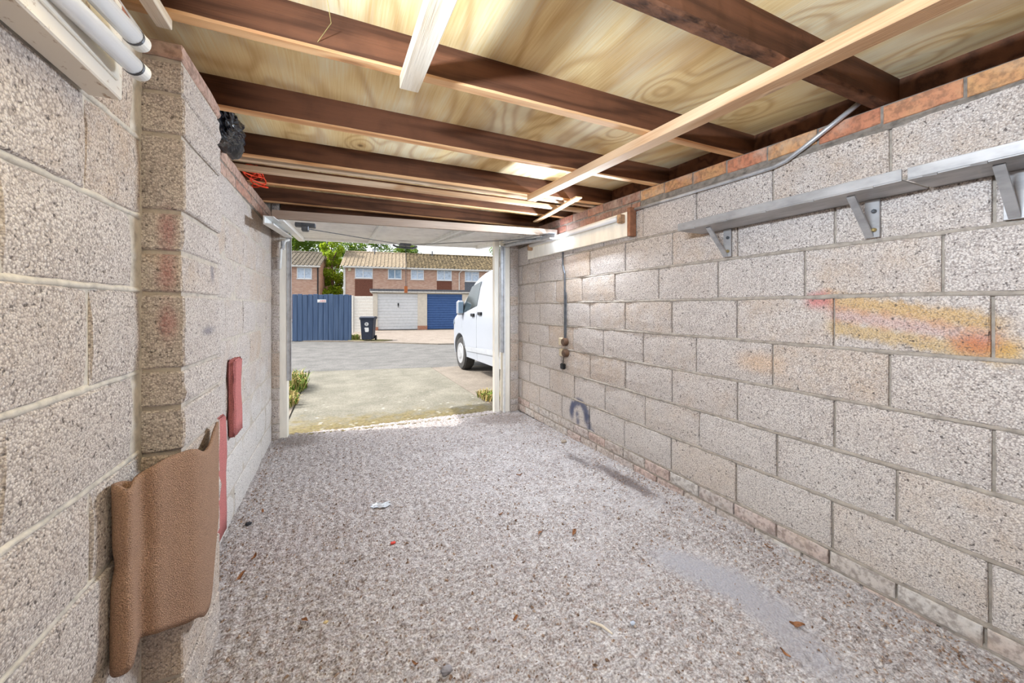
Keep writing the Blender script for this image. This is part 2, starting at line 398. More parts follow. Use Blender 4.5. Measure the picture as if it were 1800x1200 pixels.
def front_y(x): return 4.27 - .05 * (x + .43)      # the line of the door threshold
def floor_material():
    N = NT('tamped_concrete', .95); p = N.pos(); x, y, z = N.sep(p)
    g = N.vor(p, 95); n1 = N.noise(p, 130, 3); n2 = N.noise(N.sc(p, (1, 1.3, 1)), 42, 4, .65); n3 = N.noise(p, 3.0, 4)
    f = N.m_('ADD', N.m_('MULTIPLY', n1, .55), N.m_('MULTIPLY', n2, .45))
    c = N.ramp(f, [(.34, lin(92, 80, 75)), (.44, lin(150, 141, 138)), (.54, lin(188, 181, 179)), (.68, lin(232, 227, 225))])
    nearw = N.smooth(y, 3.9, .9)
    br = N.m_('MULTIPLY', N.smooth(N.noise(p, 60, 3, .6), .5, .64), N.m_('MULTIPLY_ADD', nearw, .22, .15))
    c = N.mix(br, c, lin(136, 104, 86))
    c = N.mix(N.smooth(n3, .5, .72, 0, .25), c, lin(176, 168, 170))
    c = N.mix(N.smooth(N.m_('ADD', N.noise(p, 6, 3), N.m_('MULTIPLY', x, .12)), .62, .85, 0, .22), c, lin(214, 210, 210))
    wob = N.m_('MULTIPLY', N.m_('SUBTRACT', N.noise(p, 9, 4), .5), .9)
    def patch(yc, xc, ry, rx, sl, col, a, c):
        dx = N.m_('DIVIDE', N.m_('SUBTRACT', N.m_('SUBTRACT', x, xc), N.m_('MULTIPLY', N.m_('SUBTRACT', y, yc), sl)), rx)
        dy = N.m_('DIVIDE', N.m_('SUBTRACT', y, yc), ry)
        d = N.m_('ADD', N.m_('SQRT', N.m_('ADD', N.m_('MULTIPLY', dx, dx), N.m_('MULTIPLY', dy, dy))), wob)
        return N.mix(N.m_('MULTIPLY', N.smooth(d, 1.25, .35), a), c, col)
    c = patch(1.14, 1.52, .32, .13, -.25, lin(168, 165, 170), .9, c)
    c = patch(.84, 1.5, .25, .10, .3, lin(166, 162, 166), .75, c)
    c = patch(2.12, 1.82, .42, .07, -.02, lin(92, 78, 75), .75, c)
    c = patch(2.55, 1.74, .2, .05, -.02, lin(84, 74, 74), .6, c)
    c = patch(3.95, 1.65, .25, .35, 0, lin(128, 116, 110), .6, c)
    c = patch(4.1, -.35, .22, .25, 0, lin(112, 100, 92), .6, c)
    N.base(c)
    N.bump(N.m_('ADD', N.m_('MULTIPLY', n1, .6), N.m_('MULTIPLY', g, -.6)), .007, .9)
    return N.m
M_floor = floor_material()
ys = np.arange(.35, 4.33, .0085); xs = np.arange(-.62, 2.12, .0085)
XX, YY = np.meshgrid(xs, ys, indexing='ij')
Z = .10 * np.clip((XX + .5) / 2.5, 0, 1) * np.clip(1 - YY / 4.2, -.2, 1.2)
n_a = vnoise(XX, YY, 9, 1); n_b = vnoise(XX, YY, 34, 2); n_c = vnoise(XX, YY, 70, 3)
rid = np.sin(2 * np.pi * (YY + .015 * (n_a - .5) + .03 * XX) / .035)
rowx = np.sin(2 * np.pi * (XX + .012 * n_a) / .055)
smooth_patch = np.exp(-(((XX - 1.5) / .16) ** 2 + ((YY - 1.1) / .32) ** 2) ** 2)
Z += (.0026 * rid * (.4 + n_a) + .0014 * rowx + .008 * (n_b - .5) + .009 * np.maximum(n_c - .5, 0) * 2.2) * (1 - .85 * smooth_patch)
Z += .02 * np.clip((XX - 1.93) / .15, 0, 1) * 0
floor = grid_mesh('floor', xs, ys, Z, M_floor, kind='structure', label='tamped concrete garage floor with ridges and scattered dirt')
bm = bmesh.new(); add_box(bm, (-.62, YB - .1, -.2), (2.12, .36, .015)); obj('floor_slab', bm, M_floor, floor)

# ---- right wall
wallR = obj('wall_right', box((XR + .018, YB, -.1), (XR + .16, 4.33, 2.02)), M_mortarR, kind='structure', label='right wall of grey aggregate concrete blocks in stretcher bond')
# (bottom, top, offset of a joint)
rowsR = [(1.75, 1.975, .756), (1.525, 1.75, .942), (1.3, 1.525, .611), (1.075, 1.3, .495), (.85, 1.075, .757), (.625, .85, .493), (.4, .625, .736), (.175, .4, .501)]
for k_, (z0, z1, of) in enumerate(rowsR + [(.098, .175, 0)]):
    bed(wallR, 'R', XR, YB, 4.19, z0, .0085, -.0025, M_mortarR)
for z0, z1, of in rowsR: course(wallR, 'block', M_blockR, 'R', XR, YB, 4.19, z0, z1, of, .45)
course(wallR, 'brick', M_brickb, 'R', XR - .004, YB, 4.19, .098, .176, .06, .225, mind=.05)
course(wallR, 'brick', M_brickb, 'R', XR - .006, YB, 4.19, .015, .098, .17, .225, mind=.05)
# brick plate courses that follow the roof slope
def plate(parent, face, X, ylo, yhi, of, dz0, dz1, mat, gap=.010):
    k = math.floor((ylo - of) / .225)
    while of + k * .225 < yhi:
        a = max(ylo, of + k * .225 + gap / 2); b = min(yhi, of + (k + 1) * .225 - gap / 2)
        if b - a > .05:
            c = (a + b) / 2
            o = put_piece(parent, 'brick', mat, face, (X, c, rb(c) - (dz0 + dz1) / 2), b - a, dz0 - dz1)
            o.rotation_euler.y += 0
        k += 1
plate(wallR, 'R', XR - .002, YB, 2.13, .33, .076, .004, M_brick)
plate(wallR, 'R', XR - .002, 2.13, 4.25, .30, .070, .004, M_brickd)
plate(wallR, 'R', XR - .002, 2.13, 4.25, .19, .144, .082, M_brickd)
bm = bmesh.new(); add_prism(bm, [(YB, 1.978), (4.25, 1.978), (4.25, rb(4.25) - .002), (YB, rb(YB) - .002)], 0, XR + .006, XR + .11)
add_tube(bm, [(XR + .012, y, 1.974 + .004 * math.sin(y * 7)) for y in np.linspace(YB, 2.13, 30)], .012, 6)
obj('mortar_bed', bm, M_mortard, wallR)

# ---- left wall near the camera, pier, left wall beyond the pier
wallL = obj('wall_left', box((XN - .16, YB, -.1), (XN - .010, 1.43, 2.04)), M_mortarL, kind='structure', label='near left wall of grey concrete blocks with thick mortar joints')
rl = [(1.725, 1.945, .92), (1.507, 1.725, 1.148), (1.30, 1.507, .915), (1.07, 1.30, 1.165), (.845, 1.07, .917), (.632, .845, 1.168), (.41, .632, .92), (.185, .41, 1.15), (-.04, .185, .93)]
for z0, z1, of in rl: course(wallL, 'block', M_blockL, 'L', XN, YB, 1.405, z0, z1, of, .45, gap=.011)
for z0, z1, of in rl: bed(wallL, 'L', XN, YB, 1.405, z0, .007, -.0045, M_mortarL)
course(wallL, 'brick', M_brick, 'L', XN, YB, 1.40, 1.95, 2.03, .9, .225, mind=.05)

pier = obj('wall_pier', box((XF - .02, 1.432, -.1), (XP - .008, 1.80, 2.025)), M_mortar, kind='structure', label='block pier projecting from the left wall with faded red paint')
pl = [2.032, 1.972, 1.874, 1.753, 1.531, 1.411, 1.292, 1.068, .96, .827, .61, .50, .39, .165, .05, -.06]
pr_ = random.Random(5)
for a, b in zip(pl[1:], pl):
    bm = bmesh.new(); add_box(bm, (XF - .015, 1.424, a + .006), (XP, 1.812, b - .006))
    bmesh.ops.subdivide_edges(bm, edges=bm.edges[:], cuts=2, use_grid_fill=True)
    for v in bm.verts:
        for i in range(3): v.co[i] += pr_.uniform(-.0025, .0025)
    ed = [e for e in bm.edges if e.is_boundary is False and e.calc_face_angle(0) > .8]
    bmesh.ops.bevel(bm, geom=ed, offset=.005, segments=1, affect='EDGES')
    ob = obj('block' if a < 1.95 else 'brick', bm, M_pier if a < 1.95 else M_brickp, pier)
    ob.location.x = pr_.uniform(-.003, .003)
wallLF = obj('wall_left_far', box((XF - .16, 1.79, -.1), (XF - .007, 4.27, 2.02)), M_mortar, kind='structure', label='far left wall of pale whitened concrete blocks')
# (visible only beyond the pier)
rlf = [(1.75, 1.975, 2.80), (1.525, 1.75, 2.584), (1.3, 1.525, 2.81), (1.075, 1.3, 2.584), (.85, 1.075, 2.81), (.625, .85, 2.60), (.4, .625, 2.83), (.175, .4, 2.58), (-.04, .175, 2.8)]
for z0, z1, of in rlf: course(wallLF, 'block', M_blockF, 'L', XF, 1.80, 4.18, z0, z1, of, .435, gap=.008)
plate(wallLF, 'L', XF, 1.82, 4.18, .02, .068, .004, M_brickp)
plate(wallLF, 'L', XF, 1.82, 4.18, .13, .138, .076, M_brickp)
obj('mortar_bed', add_prism(bmesh.new(), [(1.8, 1.978), (4.18, 1.978), (4.18, rb(4.18) - .002), (1.8, rb(1.8) - .002)], 0, XF - .11, XF - .006), M_mortard, wallLF)

wallB = obj('wall_back', box((-.66, YB - .12, -.1), (2.15, YB, 2.2)), M_blockL, kind='structure', label='back wall of the garage behind the camera')
# nibs either side of the door
wallFr = obj('wall_front', box((-.74, 4.205, -.1), (-.515, 4.40, 2.3)), M_mortar, kind='structure', label='brick and block nibs flanking the garage door')
obj('wall_core', box((1.892, 4.19, -.1), (2.14, 4.39, 2.3)), M_mortar, wallFr)
zz = 0.0
for k, h in enumerate([.075, .075, .225, .1125, .1125, .225, .1125, .225, .1125, .1125, .225, .1125, .225, .1125, .225]):
    put_piece(wallFr, 'block', M_nib, 'F', (-.541, 4.195, zz + h / 2), .062, h - .01)
    put_piece(wallFr, 'block', M_nib, 'F', (1.938, 4.18, zz + h / 2), .10, h - .01)
    zz += h

# ---- roof
ceil = obj('ceiling', add_prism(bmesh.new(), [(YB, rb(YB) + .139), (4.55, rb(4.55) + .139), (4.55, rb(4.55) + .18), (YB, rb(YB) + .18)], 0, -.75, 2.2), M_steel, kind='structure', label='plywood roof deck on sloping timber rafters')
for a, b in ((YB, .768), (.771, 2.58), (2.583, 4.5)):
    for xa, xb in ((-.72, 2.15),):
        obj('plywood_sheet', add_prism(bmesh.new(), [(a, rb(a) + .125), (b, rb(b) + .125), (b, rb(b) + .139), (a, rb(a) + .139)], 0, xa, xb), M_ply, ceil)
rr = random.Random(3)
for i, yy in enumerate((-.44, .16, .765, 1.367, 1.965, 2.575, 3.165, 3.765)):
    bm = bmesh.new(); n = 60; th = .047
    V = []
    wane = 1.0 if i == 2 else .25
    for k in range(n + 1):
        x = -.66 + (2.12 + .66) * k / n
        j1 = rr.uniform(-.003, .004) * wane * 2; j2 = rr.uniform(0, .006) * wane; j3 = rr.uniform(0, .006) * wane
        V.append([bm.verts.new(p) for p in ((x, yy, rb(yy) + .125), (x, yy + j1 * .3, rb(yy) + .006 + j2), (x, yy + .006 + abs(j1), rb(yy) + abs(j1) * .5),
                                            (x, yy + th, rb(yy + th) + j3 * .4), (x, yy + th, rb(yy + th) + .125))])
    for a, b in zip(V, V[1:]):
        for q in range(4):
            f = bm.faces.new((a[q], b[q], b[q + 1], a[q + 1])); f.material_index = 1 if q in (1, 2) else 0
        f = bm.faces.new((a[4], b[4], b[0], a[0]))
    bm.faces.new(V[0]); bm.faces.new(V[-1][::-1])
    obj('rafter', bm, [M_rafter, M_waney if i == 2 else M_edge], ceil)
obj('wall_plate', box((2.10, YB, 1.98), (2.15, 4.4, 2.32)), M_rafter, ceil); obj('wall_plate', box((-.70, YB, 2.0), (-.66, 4.4, 2.32)), M_rafter, ceil)
obj('end_board', box((-.75, YB - .1, 2.0), (2.2, YB, 2.3)), M_rafter, ceil)
# timber over the opening
trim1 = obj('trim_1', box((-.50, 4.215, 2.165), (2.05, 4.30, 2.30), .003), M_rafter, kind='structure', label='dark timber lintel above the garage door opening')
# door frame posts
M_post = wood('painted_post', lin(232, 224, 208), lin(206, 196, 180), 'y', rings=1, knots=0)
trim2 = obj('trim_2', box((-.512, 4.225, -.02), (-.445, 4.36, 2.17), .003), M_cream, kind='structure', label='cream painted timber post left of the garage door opening')
trim3 = obj('trim_3', box((1.80, 4.195, -.02), (1.885, 4.30, 2.2), .003), M_cream, kind='structure', label='cream painted timber post right of the garage door opening')
obj('roof_fascia', box((-.75, 4.40, 2.16), (2.2, 4.44, 2.36)), M_cream, ceil)

# ------------------------------------------------------------------ outdoors
def ground_material(name, cols, sc=60, moss=None, spec=.2):
    N = NT(name, .95); p = N.pos(); x, y, z = N.sep(p)
    f = N.m_('ADD', N.m_('MULTIPLY', N.noise(p, sc, 3), .5), N.m_('MULTIPLY', N.noise(p, 2.3, 5, .62), .5))
    c = N.ramp(f, [(.36, cols[0]), (.5, cols[1]), (.64, cols[2])])
    if moss:
        d = N.m_('SUBTRACT', y, N.m_('MULTIPLY_ADD', x, -.05, 4.25))
        nn = N.noise(p, 6, 5, .65)
        ms = N.m_('MULTIPLY', N.smooth(N.m_('ADD', d, N.m_('MULTIPLY', N.m_('SUBTRACT', nn, .5), -1.6)), .75, .15), .85)
        c = N.mix(ms, c, N.ramp(N.noise(p, 30, 3), [(.35, lin(92, 78, 52)), (.55, lin(118, 108, 66)), (.7, lin(128, 108, 82))]))
        wh = N.smooth(N.vor(N.sc(p, (1, 2.2, 1)), 5.5), .16, .06)
        c = N.mix(N.m_('MULTIPLY', N.m_('MULTIPLY', wh, N.smooth(d, 2.2, .5)), .7), c, lin(216, 214, 206))
    N.base(c); N.bump(N.noise(p, sc, 3), .006, .6); return N.m
K = 1.0
M_asph = ground_material('asphalt', [lin(86, 85, 83), lin(104, 103, 101), lin(122, 120, 117)], 40)
M_drive = ground_material('drive_concrete', [lin(98, 96, 86), lin(118, 115, 104), lin(138, 134, 122)], 50, moss=True)
M_drive2 = ground_material('drive_concrete_side', [lin(108, 100, 92), lin(124, 116, 106), lin(140, 132, 122)], 50)
M_fore = ground_material('forecourt_concrete', [lin(116, 106, 96), lin(136, 126, 116), lin(150, 140, 130)], 20)
ground = obj('ground', box((-60, 4.3, -.4), (70, 90, -.03)), M_asph, kind='structure', label='asphalt access road in front of the garages')
def slab(name, poly, z0, z1, mat, parent):
    return obj(name, add_prism(bmesh.new(), poly, 2, z0, z1), mat, parent)
slab('road', [(-40, 8.95), (-.9, 8.6), (1.8, 8.05), (3.2, 7.85), (40, 6), (40, 10.5), (3.1, 13.0), (.5, 15.3), (-1.7, 16.6), (-40, 27)], -.05, -.008, M_asph, ground)
slab('driveway_slab', [(-.5, 4.24), (1.78, 4.15), (1.78, 8.04), (-.5, 8.5)], -.2, -.006, M_drive, ground)
slab('driveway_slab', [(1.795, 4.15), (6, 4.0), (6, 7.6), (1.795, 8.03)], -.2, -.008, M_drive2, ground)
slab('driveway_slab', [(-6, 4.4), (-.52, 4.24), (-.52, 8.5), (-6, 8.9)], -.2, -.010, M_drive2, ground)
slab('forecourt_slab', [(.45, 15.4), (3.1, 13.1), (9, 11.5), (9, 22.5), (.45, 22.6)], -.1, .012, M_fore, ground)
slab('kerb', [(-1.7, 16.5), (.5, 15.2), (3.1, 12.9), (9, 11.2), (9, 11.45), (3.1, 13.1), (.5, 15.4), (-1.7, 16.7)], -.1, .03, M_drive2, ground)
M_soil = simple('soil_verge', lin(112, 106, 70), .95, var=.3, scale=20, bump=.02)
slab('verge', [(.32, 15.75), (.42, 15.45), (1.5, 14.8), (1.9, 15.2), (1.0, 16.2)], -.05, .03, M_soil, ground)

# --- grass tufts
def tuft(name, cx, cy, n, h, spread, cols, label, seed):
    r = random.Random(seed); bm = bmesh.new()
    for k in range(n):
        a = r.uniform(0, 6.28); d = r.random() ** .6 * spread; x, y = cx + math.cos(a) * d * .55, cy + math.sin(a) * d
        hh = h * r.uniform(.4, 1); a2 = r.uniform(0, 6.28); lx, ly = math.cos(a2), math.sin(a2); w_ = r.uniform(.004, .008)
        l = hh * r.uniform(.3, .9)
        p = [(x - ly * w_, y + lx * w_, 0), (x + ly * w_, y - lx * w_, 0), (x + lx * l * .5 + ly * w_, y + ly * l * .5 - lx * w_, hh * .8), (x + lx * l * .5 - ly * w_, y + ly * l * .5 + lx * w_, hh * .8), (x + lx * l, y + ly * l, hh * r.uniform(.6, 1))]
        v = [bm.verts.new(q) for q in p]
        mi = 0 if r.random() < .6 else 1
        for f in (bm.faces.new((v[0], v[1], v[2], v[3])), bm.faces.new((v[3], v[2], v[4]))): f.material_index = mi
    return obj(name, bm, cols, None, label=label, cat='grass', kind='stuff')
M_grass = simple('grass_green', lin(96, 122, 40), .8, 0, .3, 18)
M_straw = simple('grass_straw', lin(168, 150, 96), .85, 0, .25, 18)
tuft('grass_tuft', -.70, 6.75, 620, .30, .48, [M_grass, M_straw], 'green and straw grass tuft growing left of the driveway', 1)
tuft('grass_tuft', -.66, 5.75, 300, .18, .34, [M_straw, M_grass], 'smaller dry grass tuft left of the driveway near the threshold', 2)
tuft('grass_tuft', 1.93, 4.95, 340, .11, .3, [M_straw, M_grass], 'low yellow grass beside the right door post', 3)
tuft('grass_tuft', .62, 16.0, 300, .28, .3, [M_grass, M_straw], 'weeds between the blue fence and the wheelie bin', 4)

# --- blue-grey fence
N = NT('fence_blue', .8); f_ = N.noise(N.sc(N.obj_pos(), (26, 26, .8)), 1, 3)
N.base(N.mix(N.m_('MULTIPLY', N.rand(), .35), N.ramp(f_, [(.3, lin(56, 74, 102)), (.5, lin(74, 94, 124)), (.7, lin(94, 112, 138))]), lin(70, 90, 122))); M_fence = N.m
fence = empty('wooden_fence', (.36, 15.72, 0), R(-17.2), label='blue painted vertical board fence with a small white sign', cat='fence')
nb = 11; bw = 2.02 / nb
for i in range(nb):
    x0 = -2.02 + i * bw; h = 1.76 + .012 * math.sin(i * 2.1) + (-.01 if i == nb - 1 else 0)
    obj('board', box((x0 + .007, 0, .01), (x0 + bw - .007, .02, h), .006), M_fence, fence)
obj('gap_backing', box((-2.02, .021, .03), (0, .03, 1.72)), M_fence, fence)  # added behind the boards to stop light and darken the gaps
obj('rail', box((-2.0, .031, .3), (0, .06, .38)), M_fence, fence); obj('rail', box((-2.0, .031, 1.35), (0, .06, 1.43)), M_fence, fence)
obj('post', box((0, -.01, 0), (.085, .08, 1.74), .006), M_fence, fence)
sg = obj('sign', box((-1.12, -.012, 1.455), (-.81, 0, 1.565), .002), M_white, fence, label='small white sign with red lettering')
M_red = simple('sign_red', lin(206, 92, 92), .6)
bm = bmesh.new()
for k, (a, b) in enumerate(((-1.02, -.97), (-.955, -.92), (-.91, -.85), (-.84, -.825))): add_box(bm, (a, -.0145, 1.51 - .004 * (k % 2)), (b, -.0115, 1.53 + .004 * (k % 2)))
for k, (a, b) in enumerate(((-1.06, -1.0), (-.99, -.93), (-.92, -.9), (-.885, -.83))): add_box(bm, (a, -.0145, 1.478), (b, -.0115, 1.49))
obj('lettering', bm, M_red, sg)
gate0 = empty('wooden_gate', (.36, 15.72, 0), R(-17.2), label='blue board gate with pale hinges left of the fence', cat='gate')
for i in range(6): obj('board', box((-3.15 + i * .185 + .003, .03, .03), (-3.15 + (i + 1) * .185 - .004, .05, 1.70), .004), M_fence, gate0)
for zc in (.8, .06): obj('hinge', box((-2.2, .015, zc - .03), (-2.03, .03, zc + .03)), M_alu, gate0)

# --- white side gate
M_gatew = simple('white_gate_paint', lin(206, 202, 194), .7, 0, .06, 20)
sg_ = empty('side_gate', (.62, 20.63, 0), R(-24), label='white board side gate between the fence and the white garage', cat='gate')
for i in range(12): obj('board', box((.10, 0, .06 + i * .148), (1.05, .03, .06 + i * .148 + .142), .006), M_gatew, sg_)
obj('post', box((-.05, -.03, 0), (.08, .06, 1.86), .005), M_gatew, sg_)

# --- garage block opposite
M_render = simple('cream_render', lin(206, 198, 184), .9, 0, .05, 8)
M_gdw = simple('garage_door_white', lin(206, 208, 210), .5, 0, .04, 8)
M_gdb = simple('garage_door_blue', lin(62, 92, 142), .5, 0, .08, 10)
M_fascia = simple('fascia_grey', lin(92, 94, 100), .7)
M_fasciaw = simple('fascia_white', lin(214, 212, 206), .7)
ga = empty('garage_block', (1.9, 22.12, 0), R(-6.9), label='flat roofed pair of cream garages with one white and one blue door', cat='garage')
bm = bmesh.new(); 
for a, b in ((-.18, .06), (2.21, 2.73), (4.75, 5.3), (7.4, 7.6)): add_box(bm, (a, 0, 0), (b, .25, 2.12))
add_box(bm, (-.18, 0, 2.05), (7.6, .25, 2.12)); add_box(bm, (-.18, .25, 0), (-.02, 6.2, 2.12)); add_box(bm, (7.4, .25, 0), (7.6, 6.2, 2.12)); add_box(bm, (-.18, 6.0, 0), (7.6, 6.2, 2.12)); add_box(bm, (2.4, .25, 0), (2.55, 6, 2.1))
obj('wall', bm, M_render, ga)
obj('brick_plinth', box((2.2, -.02, 0), (2.74, .0, .24)), M_brickd, ga)
obj('brick_plinth', box((-.05, -.02, 0), (.10, .0, .2)), M_brickd, ga)
obj('roof', box((-.30, -.12, 2.16), (7.7, 6.3, 2.27)), M_fascia, ga)
obj('fascia', box((-.32, -.145, 2.18), (7.7, -.12, 2.29)), M_fascia, ga)
obj('fascia', box((-.33, -.13, 2.12), (-.30, 6.3, 2.29)), M_fasciaw, ga)
obj('fascia', box((-.31, -.13, 2.11), (7.7, -.10, 2.18)), M_fasciaw, ga)
def ribbed(x0, x1, z0, z1, nrib, dep=.02):
    bm = bmesh.new(); prof = []
    for i in range(nrib):
        a = z0 + (z1 - z0) * i / nrib; b = z0 + (z1 - z0) * (i + 1) / nrib; g = (b - a) * .14
        prof += [(dep, a), (0, a + g), (0, b - g), (dep, b)]
    poly = [(.05 + p[0], p[1]) for p in prof] + [(.12, z1), (.12, z0)]
    return add_prism(bm, poly, 0, x0, x1)
d = obj('door', ribbed(.06, 2.21, .04, 2.04, 12), M_gdw, ga, label='white horizontally ribbed garage door')
bm = bmesh.new(); add_box(bm, (1.12, .03, 1.38), (1.19, .05, 1.52)); add_box(bm, (1.14, .0, 1.28), (1.17, .03, 1.46)); obj('handle', bm, M_black, d)
obj('door', ribbed(2.73, 4.75, .03, 2.05, 15), M_gdb, ga, label='blue ribbed garage door')
obj('door', ribbed(5.3, 7.4, .03, 2.05, 13), M_gdw, ga)

# --- wheelie bin
M_bin = simple('bin_plastic', lin(46, 52, 66), .5, 0, .08, 20)
bi = empty('wheelie_bin', (1.03, 15.32, .02), R(-17), label='dark wheelie bin with white stickers beside the white gate', cat='bin')
bm = bmesh.new()
lo = [(-.19, -.22), (.19, -.22), (.19, .22), (-.19, .22)]; hi = [(-.235, -.27), (.235, -.27), (.235, .27), (-.235, .27)]
A = [bm.verts.new((x, y, .05)) for x, y in lo]; B = [bm.verts.new((x, y, .84)) for x, y in hi]
for i in range(4): bm.faces.new((A[i], A[(i + 1) % 4], B[(i + 1) % 4], B[i]))
bm.faces.new(A[::-1]); bm.faces.new(B); bmesh.ops.bevel(bm, geom=bm.edges[:], offset=.02, segments=2, affect='EDGES')
add_box(bm, (-.26, -.295, .80), (.26, .29, .845), .012)
obj('body', bm, M_bin, bi)
bm = bmesh.new(); add_prism(bm, [(-.30, .85), (-.30, .875), (-.1, .915), (.25, .90), (.31, .88), (.31, .85)], 0, -.265, .265); bmesh.ops.bevel(bm, geom=bm.edges[:], offset=.008, segments=1, affect='EDGES')
add_tube(bm, [(-.25, .34, .86), (.25, .34, .86)], .018, 8); obj('lid', bm, M_bin, bi)
for s in (-.23, .23): obj('wheel', tube([(s - .025, .2, .09), (s + .025, .2, .09)], .1, 16), M_black, bi)
M_stick = simple('sticker_white', lin(222, 222, 220), .5)
def disc(y, cx, cz, r, n=20):
    bm = bmesh.new(); a = [bm.verts.new((cx + r * math.cos(6.2832 * k / n), y, cz + r * math.sin(6.2832 * k / n))) for k in range(n)]
    b = [bm.verts.new((v.co.x, y + .004, v.co.z)) for v in a]; bm.faces.new(a); bm.faces.new(b[::-1])
    for k in range(n): bm.faces.new((a[k], b[k], b[(k + 1) % n], a[(k + 1) % n]))
    return bm
Mx = Matrix.Translation((0, 0, 0))
e1 = obj('emblem', disc(-.267, 0, .63, .07), M_stick, bi); e1.rotation_euler.x = 0
bm = bmesh.new()
for k in range(5):
    t = -.05 + k * .022; add_box(bm, (-.045 + .01 * (k % 2), -.2715, .63 + t), (.04 - .012 * (k % 3), -.267, .63 + t + .009))
obj('emblem_mark', bm, M_bin, e1)
bm = bmesh.new(); add_box(bm, (-.075, -.262, .44), (.07, -.252, .5)); add_box(bm, (-.06, -.257, .37), (.075, -.243, .44)); add_box(bm, (-.05, -.255, .34), (.06, -.238, .37)); obj('number_sticker', bm, M_stick, bi)

# --- houses
def far_brick():
    N = NT('house_brick', .95); tc = N.obj_pos()
    b = N.n('TexBrick'); N.put(b.inputs['Vector'], N.sc(N.n('TexCoord').outputs['Object'], (1, 1, 1)))
    x, y, z = N.sep(tc); cb = N.n('CombineXYZ'); N.put(cb.inputs[0], N.m_('ADD', x, y)); N.put(cb.inputs[1], z); N.put(b.inputs['Vector'], cb.outputs[0])
    b.inputs['Scale'].default_value = 1; b.inputs['Brick Width'].default_value = .225; b.inputs['Row Height'].default_value = .075; b.inputs['Mortar Size'].default_value = .008
    b.inputs['Color1'].default_value = (*lin(174, 130, 112), 1); b.inputs['Color2'].default_value = (*lin(200, 166, 146), 1); b.inputs['Mortar'].default_value = (*lin(190, 174, 160), 1)
    N.base(N.mix(N.smooth(N.noise(tc, 1.4, 5), .4, .65, 0, .45), b.outputs['Color'], lin(188, 152, 130))); N.bump(b.outputs['Fac'], .01, .4); return N.m
M_hb = far_brick()
M_tilea = simple('roof_tile_pale', lin(150, 136, 116), .9, 0, .10, 5)
M_tileb = simple('roof_tile_mossy', lin(98, 86, 64), .95, 0, .5, 4)
M_tilec = simple('roof_tile_grey', lin(112, 104, 92), .95, 0, .28, 6)
M_upvc = simple('window_frame_white', lin(224, 226, 228), .5, 0, .03)
M_glass = NT('window_glass', .05); M_glass.base(M_glass.ramp(M_glass.noise(M_glass.pos(), 2.5, 2), [(.4, lin(120, 146, 170)), (.6, lin(150, 172, 192))])); M_glass.b.inputs['Specular IOR Level'].default_value = .6; M_glass = M_glass.m
M_net = simple('net_curtain', lin(190, 204, 220), .9, 0, .12, 6)
M_tilehang = simple('hung_tiles_brown', lin(112, 72, 58), .9, 0, .2, 14, stretch=(1, 1, 3))
M_greyp = simple('panel_grey', lin(98, 102, 110), .8)
def tiled_roof(x0, x1, zE, zR, dep, mat, parent, pitch=.33, eave=.35):
    """front slope of ribbed interlocking tiles in stepped courses, closed by a rear slope"""
    bm = bmesh.new(); n = int((x1 - x0) / pitch); rows = 12
    prof = []
    for i in range(n):
        a = x0 + (x1 - x0) * i / n; w_ = (x1 - x0) / n
        prof += [(a, .0), (a + w_ * .55, .0), (a + w_ * .66, .05), (a + w_ * .88, .05), (a + w_ * .98, .0)]
    prof.append((x1, 0))
    L = []
    for r_ in range(rows):
        for e in (0, 1):
            t = (r_ + e) / rows
            y = -eave + (dep + eave) * t; z = zE + (zR - zE) * t + (.035 if e == 0 else .0)
            L.append([bm.verts.new((x, y, z + h + rnd.uniform(-.006, .006))) for x, h in prof])
    for a, b in zip(L, L[1:]):
        for k in range(len(prof) - 1): bm.faces.new((a[k], a[k + 1], b[k + 1], b[k]))
    c = [bm.verts.new(p) for p in ((x0, dep, zR), (x1, dep, zR), (x1, 2 * dep + eave, zE), (x0, 2 * dep + eave, zE))]; bm.faces.new(c)
    r_ = obj('roof', bm, mat, parent)
    obj('ridge_tile', tube([(x0, dep, zR + .02), (x1, dep, zR + .02)], .11, 8), mat, r_)
    return r_
def window(parent, x0, x1, z0, z1, split=.5, dark=False, fan=False, net=True):
    f = bmesh.new(); t = .07
    for a, b in (((x0, z0), (x1, z0 + t)), ((x0, z1 - t), (x1, z1)), ((x0, z0), (x0 + t, z1)), ((x1 - t, z0), (x1, z1))): add_box(f, (a[0], -.05, a[1]), (b[0], .03, b[1]))
    xm = x0 + (x1 - x0) * split; add_box(f, (xm - t / 2, -.05, z0), (xm + t / 2, .03, z1))
    if fan: add_box(f, (xm, -.05, z1 - .34), (x1, .03, z1 - .28))
    add_box(f, (x0 - .04, -.08, z0 - .05), (x1 + .04, .02, z0))
    w_ = obj('window', f, M_upvc, parent)
    for a, b in ((x0 + t, xm - t / 2), (xm + t / 2, x1 - t)): obj('pane', box((a, -.012, z0 + t), (b, -.002, z1 - t)), M_glass if not net else M_net, w_)
    return w_
